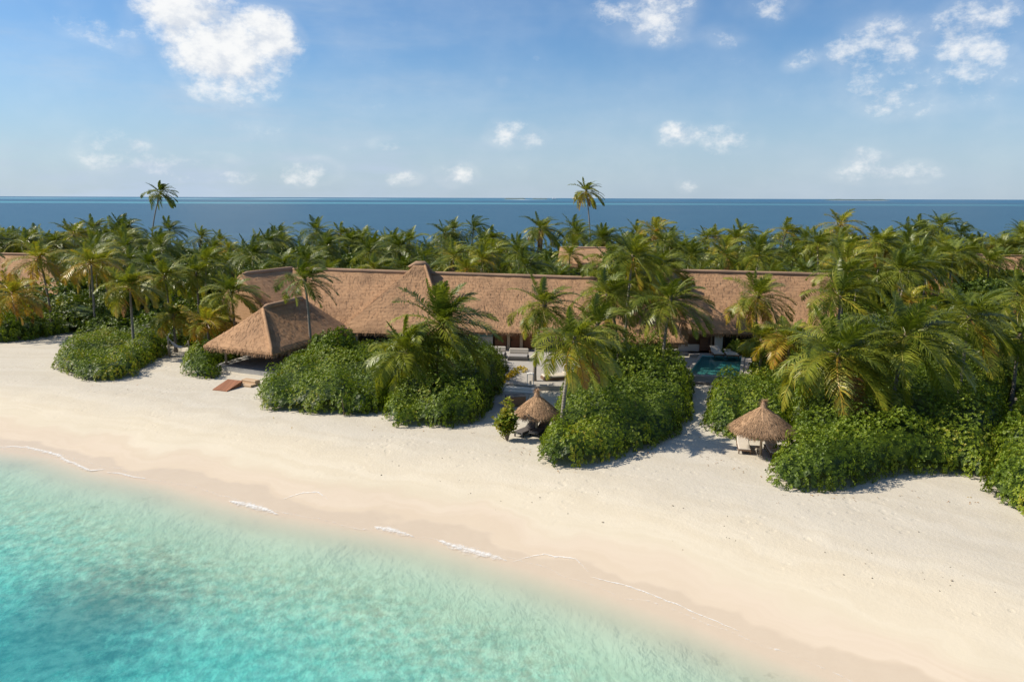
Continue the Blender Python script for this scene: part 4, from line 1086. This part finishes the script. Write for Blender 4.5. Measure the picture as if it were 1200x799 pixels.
def thicket(name, label, poly, H, seed, cat='thicket', leaf=.135, dens=32, dome=1.7, edgew=1.0, age=.4, mat='shrub', k=6, group=None, kind=None, hfun=None, rough=.35, clear=False):
    rng = np.random.default_rng(seed)
    P = np.array([p[:2] for p in poly]); lo = P.min(0) - .6; hi = P.max(0) + .6
    # lumpy height field made of overlapping shrub domes
    gx, gy = np.meshgrid(np.arange(lo[0], hi[0], dome), np.arange(lo[1], hi[1], dome)); Sx = gx.ravel() + rng.uniform(-.48, .48, gx.size) * dome; Sy = gy.ravel() + rng.uniform(-.48, .48, gx.size) * dome
    sh = rng.uniform(1 - rough, 1.0 + .1, Sx.size); sr = rng.uniform(.78, 1.25, Sx.size) * dome; sage = rng.normal(0, .12, Sx.size)
    def field(x, y):
        wx = x + (noise2(x * .8, y * .8, seed) - .5) * 1.3; wy = y + (noise2(x * .8 + 50, y * .8, seed) - .5) * 1.3
        d = seg_dist(wx, wy, P, True); d = np.where(inside(wx, wy, P), d, -d)
        e = np.clip(d / edgew, 0, 1) ** .42 if edgew > 0 else (d > 0) * 1.0
        out = np.zeros(len(x)); who = np.zeros(len(x), int)
        for s0 in range(0, len(x), 6000):
            sl_ = slice(s0, s0 + 6000)
            r2 = ((x[sl_, None] - Sx) ** 2 + (y[sl_, None] - Sy) ** 2) / sr ** 2
            v = np.sqrt(np.clip(1 - r2, 0, 1)) * sh; who[sl_] = v.argmax(1); out[sl_] = v.max(1)
        h = 1.12 * H * e * (0.34 + 0.66 * out) * (0.66 + 0.70 * noise2(x / 3.4, y / 3.4, seed + 3, 2))
        if hfun is not None: h = h * hfun(x, y)
        if clear: h = np.where(clear_mask(x, y), 0, h)
        return h, d, who
    area = (hi - lo).prod(); n = int(area * dens)
    x = rng.uniform(lo[0], hi[0], n); y = rng.uniform(lo[1], hi[1], n)
    h, d, who = field(x, y); ok = h > .12
    x, y, h, who = x[ok], y[ok], h[ok], who[ok]
    eps = .15
    hx = (field(x + eps, y)[0] - h) / eps; hy = (field(x, y + eps)[0] - h) / eps
    slope = np.hypot(hx, hy); Nn = np.stack([-np.clip(hx, -3, 3), -np.clip(hy, -3, 3), np.ones_like(x)], 1) + rng.normal(0, .35, (len(x), 3))
    z = h * (rng.uniform(.62, 1.04, len(x)) ** .8) + .02
    PTS = [np.stack([x, y, z], 1)]; NN = [Nn]; WH = [who]
    # steep flanks get extra whorls at every height
    rep = np.clip((slope * 1.1).astype(int), 0, 5)
    for r_ in range(1, 6):
        kx = rep >= r_
        if kx.any():
            q = rng.random(kx.sum()); zz = h[kx] * (1 - .95 * q ** 1.2) + .05
            PTS.append(np.stack([x[kx] + rng.normal(0, .08, kx.sum()), y[kx] + rng.normal(0, .08, kx.sum()), zz], 1)); n2 = Nn[kx].copy(); n2[:, 2] *= .5; NN.append(n2); WH.append(who[kx])
    NN[0] = NN[0] * 1.0
    PTS = np.concatenate(PTS); NN = np.concatenate(NN); WH = np.concatenate(WH)
    # a few shoots sticking out of the outline
    V, Q, A = rosettes(PTS, NN, leaf, rng, k, age, .13)
    A = np.clip(A + np.repeat(np.repeat(sage[WH], k), 4), 0, 1)
    # inner foliage layer closing the mass, its dark colour painting shade between shrubs
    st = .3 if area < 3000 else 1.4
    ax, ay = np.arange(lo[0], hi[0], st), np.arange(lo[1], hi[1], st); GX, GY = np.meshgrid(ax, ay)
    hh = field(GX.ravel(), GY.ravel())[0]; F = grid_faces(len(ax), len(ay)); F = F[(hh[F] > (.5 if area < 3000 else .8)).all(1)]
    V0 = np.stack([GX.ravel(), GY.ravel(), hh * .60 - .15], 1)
    base = np.array([P[:, 0].mean(), P[:, 1].mean(), 0.0])
    root = tag(empty(name, base), label, cat, group, kind) if kind is None else None
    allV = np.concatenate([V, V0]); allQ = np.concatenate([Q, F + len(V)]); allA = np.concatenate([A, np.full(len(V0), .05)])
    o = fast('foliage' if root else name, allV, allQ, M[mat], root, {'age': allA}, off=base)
    if root is None: o.location = tuple(base); tag(o, label, None, None, kind)
    else:
        for i in range(3):
            a = rng.uniform(0, 6.28); j = rng.integers(0, len(x)); q = V3(x[j], y[j], 0) - base
            MB().tube([q + V3(0, 0, -.1), q + V3(.1 * math.cos(a), .1 * math.sin(a), h[j] * .4), q + V3(.3 * math.cos(a), .3 * math.sin(a), h[j] * .85)], [.05, .04, .02], 5).build('stem', M['stem'], root)
    return o
G_ = lambda *pts: [gp(x, y) for x, y in pts]
def WP(*pts): return [np.array([x, y, 0.0]) for x, y in pts]

T_ = {}
def px2w(px, D): return np.array([at(px, 400, D)[0], D, 0.0])
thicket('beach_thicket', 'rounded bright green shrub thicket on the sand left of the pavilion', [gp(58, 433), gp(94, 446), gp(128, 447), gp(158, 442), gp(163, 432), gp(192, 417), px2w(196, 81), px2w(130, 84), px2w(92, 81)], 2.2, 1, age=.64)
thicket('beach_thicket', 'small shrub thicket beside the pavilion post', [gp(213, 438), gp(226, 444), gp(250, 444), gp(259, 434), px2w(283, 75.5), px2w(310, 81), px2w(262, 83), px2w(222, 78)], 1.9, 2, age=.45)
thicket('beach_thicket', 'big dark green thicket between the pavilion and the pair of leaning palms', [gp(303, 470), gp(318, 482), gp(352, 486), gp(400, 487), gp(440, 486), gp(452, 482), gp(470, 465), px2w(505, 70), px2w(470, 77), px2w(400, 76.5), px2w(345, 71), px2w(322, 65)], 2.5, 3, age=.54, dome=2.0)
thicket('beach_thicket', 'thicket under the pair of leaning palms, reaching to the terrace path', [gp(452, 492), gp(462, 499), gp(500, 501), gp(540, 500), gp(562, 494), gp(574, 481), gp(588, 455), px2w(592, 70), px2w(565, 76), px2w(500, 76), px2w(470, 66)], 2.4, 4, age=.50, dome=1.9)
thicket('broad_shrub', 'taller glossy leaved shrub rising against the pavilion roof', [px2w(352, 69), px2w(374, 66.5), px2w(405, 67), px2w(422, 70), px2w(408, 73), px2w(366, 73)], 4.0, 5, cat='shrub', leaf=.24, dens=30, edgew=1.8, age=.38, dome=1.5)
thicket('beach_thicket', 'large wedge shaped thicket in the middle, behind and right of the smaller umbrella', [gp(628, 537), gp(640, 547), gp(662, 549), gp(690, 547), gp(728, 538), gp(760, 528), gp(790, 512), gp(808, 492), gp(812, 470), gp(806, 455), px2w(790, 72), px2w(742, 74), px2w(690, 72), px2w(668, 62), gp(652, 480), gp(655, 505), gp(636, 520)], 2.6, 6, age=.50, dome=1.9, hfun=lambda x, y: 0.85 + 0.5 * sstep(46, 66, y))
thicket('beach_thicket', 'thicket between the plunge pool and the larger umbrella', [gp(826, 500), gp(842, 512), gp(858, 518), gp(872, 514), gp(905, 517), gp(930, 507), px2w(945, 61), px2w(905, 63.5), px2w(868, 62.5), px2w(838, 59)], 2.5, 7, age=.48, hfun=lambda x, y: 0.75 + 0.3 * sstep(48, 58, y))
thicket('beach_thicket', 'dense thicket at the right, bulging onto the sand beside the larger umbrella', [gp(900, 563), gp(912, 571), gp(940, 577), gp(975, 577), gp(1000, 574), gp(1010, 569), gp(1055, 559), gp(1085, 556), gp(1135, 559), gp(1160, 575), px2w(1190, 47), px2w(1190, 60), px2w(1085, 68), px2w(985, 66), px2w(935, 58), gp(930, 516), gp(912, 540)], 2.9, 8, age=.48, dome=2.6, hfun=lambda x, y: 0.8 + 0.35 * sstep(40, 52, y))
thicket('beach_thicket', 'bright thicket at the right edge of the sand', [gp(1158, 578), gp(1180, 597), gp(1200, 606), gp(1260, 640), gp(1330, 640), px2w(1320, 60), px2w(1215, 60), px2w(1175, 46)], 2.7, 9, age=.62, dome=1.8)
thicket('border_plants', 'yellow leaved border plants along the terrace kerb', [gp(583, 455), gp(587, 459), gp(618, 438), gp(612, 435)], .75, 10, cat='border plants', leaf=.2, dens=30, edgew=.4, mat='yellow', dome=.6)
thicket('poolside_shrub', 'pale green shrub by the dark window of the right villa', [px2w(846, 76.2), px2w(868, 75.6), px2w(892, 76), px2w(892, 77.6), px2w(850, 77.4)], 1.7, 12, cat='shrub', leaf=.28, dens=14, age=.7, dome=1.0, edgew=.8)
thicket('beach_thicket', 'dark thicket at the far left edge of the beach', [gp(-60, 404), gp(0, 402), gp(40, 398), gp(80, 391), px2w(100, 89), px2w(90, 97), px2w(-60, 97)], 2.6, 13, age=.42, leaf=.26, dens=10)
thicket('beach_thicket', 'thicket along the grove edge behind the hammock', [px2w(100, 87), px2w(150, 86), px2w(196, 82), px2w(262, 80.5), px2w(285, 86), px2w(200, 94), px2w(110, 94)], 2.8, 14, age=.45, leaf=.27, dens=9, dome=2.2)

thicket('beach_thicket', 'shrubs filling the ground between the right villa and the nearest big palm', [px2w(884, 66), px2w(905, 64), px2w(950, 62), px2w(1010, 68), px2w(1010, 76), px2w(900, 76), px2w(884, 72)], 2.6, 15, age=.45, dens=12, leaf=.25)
def sapling(p, label):
    rng = np.random.default_rng(5); r = tag(empty('young_shrub', p), label, 'shrub')
    PT, NNs = [], []; m = MB()
    for sx, sy, h in ((-.35, 0, 1.9), (0, .05, 2.75), (.25, -.1, 1.9), (.5, .15, 1.5), (-.7, .1, 1.3), (.1, .2, 2.3)):
        m.tube([(0, 0, -.1), (sx * .4, sy * .4, h * .45), (sx, sy, h)], [.045, .03, .012], 5)
        for i in range(55):
            t = rng.uniform(.38, 1.0); q = V3(sx * t ** 1.3, sy * t, h * t); PT.append(q + rng.normal(0, .15, 3)); NNs.append(V3(*rng.normal(0, .6, 2), 1))
    V, Q, A = rosettes(np.array(PT), np.array(NNs), .28, rng, 5, .86, .14); fast('foliage', V, Q, M['shrub'], r, {'age': A}); m.build('stem', M['stem'], r)
sapling(gp(594.5, 516), 'young upright shrub with yellowish leaves alone on the sand beside the smaller umbrella')

# ------------------------------------------------------------------ palms told apart one by one
H = [ # crown px, py, distance, frond length, label, options
 (152, 336, 77, 2.9, 'slim palm with a few yellow fronds rising straight behind the left sand thicket', dict(tint=.42, base_px=151, dry=1, hang=.3)),
 (271, 345, 79, 3.1, 'pale green palm whose fronds arch over the left slope of the pavilion roof', dict(tint=.22, base_px=273, hang=.2)),
 (357, 328, 73, 2.9, 'dark slender palm standing out against the villa roof above the pavilion', dict(tint=.08, base_px=361, hang=.1, nf=15, wind=.9)),
 (478, 414, 58.5, 3.7, 'lower palm of the leaning pair before the villa', dict(tint=.20, base_px=503, hang=.55, nf=24, ll=.8, lw=.07, top_el=82)),
 (517, 380, 61, 4.5, 'taller bushy palm of the leaning pair, pale fronds over the eave', dict(tint=.15, base_px=510, hang=.55, nf=34, ll=1.0, lw=.07, wind=.5, top_el=84)),
 (638, 358, 65, 3.1, 'palm rising from the edge of the terrace deck beside the lantern', dict(tint=.28, base_px=627, hang=.75, nf=24)),
 (674, 400, 50, 2.9, 'palm with an orange hanging frond right behind the smaller umbrella', dict(tint=.28, base_px=660, hang=.6, nf=22, dry=2)),
 (712, 345, 68, 3.2, 'palm with drooping fronds left of the tall pool palm, trunk in the thicket', dict(tint=.2, base_px=728, hang=.6, nf=24)),
 (786, 352, 66, 3.5, 'tall pool palm with a straight pale trunk and orange fronds below its crown', dict(tint=.18, base_px=779, hang=.5, nf=26, dry=1)),
 (735, 328, 76, 3.3, 'palm crowded behind the middle thicket, before the gap between the two villas', dict(tint=.16, hang=.5, nf=24)),
 (755, 318, 83, 3.2, 'palm crown between the two villa roofs, farther back', dict(tint=.2, hang=.5, nf=22)),
 (700, 382, 62, 3.0, 'short palm spreading over the middle thicket', dict(tint=.18, hang=.4, nf=20)),
 (742, 300, 72, 3.0, 'tall palm whose crown hides the gap between the two villa roofs', dict(tint=.2, hang=.6, nf=24, base_px=735)),
 (775, 312, 78, 3.0, 'palm crown overlapping the left end of the right villa roof', dict(tint=.24, hang=.5, nf=22)),
 (715, 308, 84, 3.0, 'dark palm crown over the right end of the long villa roof', dict(tint=.1, hang=.5, nf=22)),
 (990, 322, 76, 3.2, 'palm at the corner of the right villa roof, above the others', dict(tint=.2, hang=.5, nf=24)),
 (888, 348, 72, 3.2, 'palm with golden hanging fronds against the right villa roof', dict(tint=.32, hang=.7, nf=24, dry=2)),
 (982, 414, 50, 4.3, 'nearest big palm at the right, with a rusty orange frond hanging over the shrubs', dict(tint=.26, base_px=990, hang=.75, nf=26, dry=2, ll=1.05, lw=.06, nl=46)),
 (1062, 394, 51, 4.1, 'big palm behind the nearest one, long pale fronds combed to one side', dict(tint=.18, base_px=1053, hang=.6, nf=26, ll=1.0, lw=.06, nl=44)),
 (1136, 372, 56, 3.7, 'palm with arching grey green fronds over the right thicket', dict(tint=.16, base_px=1134, hang=.7, nf=24, dry=1, ll=.95, nl=42)),
 (985, 348, 66, 3.6, 'wind blown palm behind the nearest big palm, fronds swept to the right', dict(tint=.18, hang=.4, nf=24, wind=1.0)),
 (925, 398, 62, 2.7, 'low yellowish palm beside the plunge pool', dict(tint=.46, hang=.5, nf=20, dry=1)),
 (893, 398, 66, 1.9, 'small young palm at the corner of the plunge pool', dict(tint=.34, hang=.3, nf=14)),
 (1032, 285, 96, 3.2, 'tall palm with a golden brown hanging frond, standing above the right grove', dict(tint=.2, hang=.6, nf=22, dry=2)),
 (1056, 318, 80, 3.6, 'dark windswept palm above the two big palms at the right', dict(tint=.06, hang=.3, nf=22, wind=1.0)),
 (1195, 395, 58, 3.6, 'palm leaning in from the right edge above the thicket', dict(tint=.2, hang=.6, nf=22)),
 (46, 304, 92, 3.6, 'golden palm in front of the thatched roof at the left edge', dict(tint=.52, base_px=53, hang=.5, nf=24)),
 (16, 346, 86, 3.4, 'young golden palm with orange fronds below the left edge roof', dict(tint=.62, hang=.5, nf=18)),
 (203, 371, 79, 1.9, 'small yellow green palm beside the hammock', dict(tint=.45, hang=.4, nf=14)),
 (243, 378, 76, 2.7, 'yellow fronded palm squeezed against the left corner of the pavilion', dict(tint=.56, hang=.5, nf=16)),
 (193, 325, 86, 3.0, 'palm with two tones of green left of the villa, behind the hammock', dict(tint=.3, base_px=196, hang=.4, nf=22)),
 (122, 308, 96, 3.0, 'yellow green palm in the left grove behind the slim palm', dict(tint=.42, hang=.4, nf=22)),
 (230, 322, 90, 3.0, 'mid green palm just left of the villa wing roof', dict(tint=.24, hang=.4, nf=22)),
]
for i, (px, py, D, L, lab, kw) in enumerate(H): palm_tree(px, py, D, L, lab, seed=i, **kw)
palm_tree(188, 226, 168, 3.6, 'lone tall palm with a curved trunk against the sea at the left', tint=.12, nf=18, base_px=171, hang=.7, wind=1.0, seed=91, r=.17, lw=.09, nl=30)
palm_tree(687, 224, 165, 3.7, 'lone tall palm with golden fronds against the sea near the middle', tint=.38, nf=20, base_px=694, hang=.9, wind=.8, seed=92, r=.17, lw=.09, nl=30, dry=1)

# ------------------------------------------------------------------ the grove
def quad_foot(a, b, c, d, k=.4):
    P = np.array([p[:2] for p in (a, b, c, d)]); cc = P.mean(0); v = P - cc
    FOOT.append(cc + v * (1 + k / np.linalg.norm(v, axis=1)[:, None]))
quad_foot(eL, eR, bR, bL); quad_foot(cFL, cFR, cBR, cBL); quad_foot(wN2, wF2, wF3, wN3); quad_foot(pFR, pFL, pBL, pBR)
quad_foot(gL, gR, gR + 2 * (hR - gR), gL + 2 * (hL - gL)); quad_foot(at(700, 392, 72.5), sE0, at(775, 350, 77.5), at(705, 346, 77.5))
quad_foot(*[p for p in pc], k=2.0); quad_foot(gp(590, 452), gp(705, 452), gp(705, 405), gp(560, 405))
quad_foot(gp(795, 420), gp(905, 420), gp(905, 400), gp(795, 400)); quad_foot(gp(560, 490), gp(625, 490), gp(625, 450), gp(580, 450))
quad_foot(at(646, 308, 127), at(722, 308, 127), at(722, 300, 138), at(646, 300, 138)); quad_foot(at(-70, 343, 112), at(80, 346, 110), at(85, 330, 126), at(-70, 330, 128)); quad_foot(at(1116, 330, 124), at(1215, 332, 123), at(1210, 320, 138), at(1122, 320, 138))
# sight lines the photo keeps open: x0, y0, x1, y1, things nearer than D stay out
KEEP = [(300, 308, 700, 400, 92), (560, 395, 700, 480, 79), (790, 312, 960, 450, 90), (648, 284, 722, 308, 125), (-20, 294, 76, 345, 111), (236, 345, 320, 415, 80), (170, 215, 205, 262, 200), (672, 205, 706, 258, 200)]
def blocked(p, h, rad):
    if clear_mask(np.array([p[0]]), np.array([p[1]]))[0]: return True
    cx, cy = proj((p[0], p[1], h)); rr = rad * FPX / p[1]
    for x0, y0, x1, y1, Dm in KEEP:
        if p[1] < Dm and x0 - rr < cx < x1 + rr and y0 - rr * .8 < cy < y1 + rr * .3: return True
    return False
protos = [palm_proto(3.2, .14, 22, 1, 7.5, .5, .6, (.4, 0)), palm_proto(3.0, .24, 20, 2, 7.0, .3, .8, (-.3, .2)), palm_proto(3.4, .10, 24, 3, 8.0, .7, .6, (.6, .1), 1),
          palm_proto(2.8, .38, 18, 4, 6.8, .4, .6, (.2, -.2)), palm_proto(3.3, .20, 22, 5, 7.8, .6, 1.0, (.7, 0)), palm_proto(3.0, .05, 20, 6, 7.2, .2, .9, (.1, .3)), palm_proto(2.9, .45, 16, 7, 6.2, .5, .6, (.1, 0), 1), palm_proto(3.3, .17, 24, 8, 7.6, .9, .5, (.3, .1), 2), palm_proto(3.6, .22, 26, 9, 7.9, .9, 1.2, (1.3, .2)), palm_proto(2.6, .30, 16, 10, 7.0, .1, 1.1, (.9, -.4)), palm_proto(3.1, .12, 28, 11, 7.4, 1.1, .4, (-.6, .3), 2), palm_proto(3.5, .08, 20, 12, 8.2, .5, 1.4, (1.0, 0))]
PH = [7.5, 7.0, 8.0, 6.8, 7.8, 7.2, 6.2, 7.6, 7.9, 7.0, 7.4, 8.2]
def broad_proto(seed, h, rad):
    rng = np.random.default_rng(600 + seed); root = empty('broadleaf_tree', (0, 0, 0)); m = MB(); PT, NNs = [], []
    m.tube([(0, 0, -.2), (.1, 0, h * .4), (.2, .1, h * .75)], [.2, .14, .08], 7)
    for i in range(11):
        a = rng.uniform(0, 6.28); q = rad * math.sqrt(rng.random()) * .75; c = V3(q * math.cos(a), q * math.sin(a), h * rng.uniform(.55, .9) - q * .18); cr = rng.uniform(.75, 1.25) * rad * .42
        m.tube([(.15, .05, h * .4), tuple(c * V3(.5, .5, .8)), tuple(c)], [.08, .05, .02], 5)
        v = rng.normal(0, 1, (110, 3)); v /= np.linalg.norm(v, axis=1)[:, None]; v[:, 2] = np.abs(v[:, 2]) * 1.0 - .25
        PT.append(c + v * cr * rng.uniform(.75, 1.08, (110, 1)) * V3(1, 1, .8)); NNs.append(v + rng.normal(0, .3, (110, 3)))
    V, Q, A = rosettes(np.concatenate(PT), np.concatenate(NNs), .34, rng, 5, .45, .15); fast('crown', V, Q, M['broad'], root, {'age': A}); m.build('trunk', M['stem'], root, True)
    return root
bprotos = [broad_proto(1, 5.5, 2.8), broad_proto(2, 6.5, 3.2), broad_proto(3, 4.8, 2.5)]
placed = []
rng = np.random.default_rng(77)
REG = {'back': ('green coconut palm crowded into the grove behind the villas', 'palms in the grove behind the villas'),
       'left': ('green coconut palm crowded into the grove left of the long villa', 'palms in the grove left of the long villa'),
       'right': ('green coconut palm crowded into the right hand grove behind the big palms', 'palms in the right hand grove'),
       'shore': ('palm of the farthest row, its crown against the sea', 'palms along the far shore')}
BREG = {'back': ('leafy dark green tree between the palms behind the villas', 'leafy trees behind the villas'), 'left': ('leafy dark green tree between the palms left of the long villa', 'leafy trees left of the long villa'),
        'right': ('leafy dark green tree in the right hand grove', 'leafy trees in the right hand grove'), 'shore': ('leafy tree in the farthest row, by the sea', 'leafy trees along the far shore')}
for i, (px, py, D, L, lab, kw) in enumerate(H): p = at(px, py, D); placed.append((p[0], p[1], 2.6))
used = set(); cnt = {'palm': 0, 'tree': 0}
def place(protos_, k, loc, sc, label, group, cat, rz):
    key = (id(protos_), k)
    if key not in used:
        o = protos_[k]; o.location = tuple(loc); o.rotation_euler = (0, 0, rz); o.scale = (sc,) * 3; used.add(key)
    else: o = copy_thing(protos_[k], loc, rz, sc)
    tag(o, label, cat, group); return o
tries = 0
while tries < 9000 and cnt['palm'] < 230:
    tries += 1
    y = rng.uniform(60, 163); x = rng.uniform(-.74, .74) * y + 0.0
    if y < 86 and not (x / y > .36 or x / y < -.50): continue
    if y < 100 and x / y < -.34 and y < 90: continue
    if x / y > .36 and y < 62: continue
    h = rng.uniform(6.2, 9.0) if y < 140 else rng.uniform(6.8, 9.9)
    if y > 130 and rng.random() < .13: h += 1.2
    if y < 80: h = rng.uniform(5.2, 7.4)
    if 86 < y < 100 and abs(x) < 32: h = rng.uniform(6.4, 7.6)
    palm = rng.random() < .54
    mind = 4.5 if y < 130 else 4.2
    if any((x - a) ** 2 + (y - b) ** 2 < (mind if c < 2.7 else c) ** 2 for a, b, c in placed): continue
    if blocked((x, y), h, 2.4 if palm else 2.0): continue
    reg = 'shore' if y > 148 else 'right' if x / y > .40 else 'left' if x / y < -.33 and y < 125 else 'back'
    placed.append((x, y, mind))
    if palm:
        k = int(rng.choice(12, p=[.10, .09, .10, .08, .10, .09, .05, .08, .10, .07, .08, .06])); sc = h / PH[k]
        place(protos, k, (x, y, -.05), sc, *REG[reg], 'palm tree', rng.uniform(-1.0, 1.0)); cnt['palm'] += 1
    else:
        k = int(rng.integers(0, 3)); place(bprotos, k, (x, y, -.05), rng.uniform(.85, 1.15) * (.9 if y < 80 else 1.05), *BREG[reg], 'tree', rng.uniform(0, 6.28)); cnt['tree'] += 1
print('PALMS', cnt)
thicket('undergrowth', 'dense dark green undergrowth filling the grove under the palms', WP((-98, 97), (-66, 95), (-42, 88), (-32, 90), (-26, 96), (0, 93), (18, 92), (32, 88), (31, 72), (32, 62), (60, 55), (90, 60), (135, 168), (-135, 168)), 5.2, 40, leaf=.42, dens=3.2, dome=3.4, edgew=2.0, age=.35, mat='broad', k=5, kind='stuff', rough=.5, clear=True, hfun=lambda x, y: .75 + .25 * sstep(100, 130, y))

# bits of coral and weed along the old tide line
m = MB(); rng = np.random.default_rng(9)
for i in range(45):
    px = rng.uniform(420, 1180); py = 560 + (px - 560) * .20 + rng.normal(0, 14); p = gp(px, py); z = float(terrain_z(p[:1], p[1:2])[0][0]); s = rng.uniform(.015, .04) * (1.6 if rng.random() < .1 else 1)
    m.box((p[0], p[1], z + s * .3), (s * 2, s * 1.3, s), rng.uniform(0, 3), bev=s * .3)
tag(m.build('beach_debris', M['coral']), 'scattered bits of coral and weed on the sand', kind='stuff')

LV, LN = [], []
rng = np.random.default_rng(19)
for (x0, y0, x1, y1) in ((300, 488, 570, 506), (640, 550, 810, 515), (820, 520, 900, 560), (905, 578, 1010, 580), (1010, 570, 1170, 585), (60, 445, 190, 450), (580, 500, 640, 545), (800, 465, 830, 540)):
    for i in range(11):
        t = rng.random(); p = gp(x0 + (x1 - x0) * t + rng.normal(0, 6), y0 + (y1 - y0) * t + abs(rng.normal(0, 7)))
        z = float(terrain_z(p[:1], p[1:2])[0][0]); LV.append((p[0], p[1], z + .03)); LN.append((*rng.normal(0, .25, 2), 1))
V, Q, A = rosettes(np.array(LV), np.array(LN), .12, rng, 2, .95, .15, up=.05)
tag(fast('leaf_litter', V, Q, M['palm'], attrs={'age': np.clip(A, .7, 1)}), 'fallen brown leaves scattered on the sand along the thickets', kind='stuff')
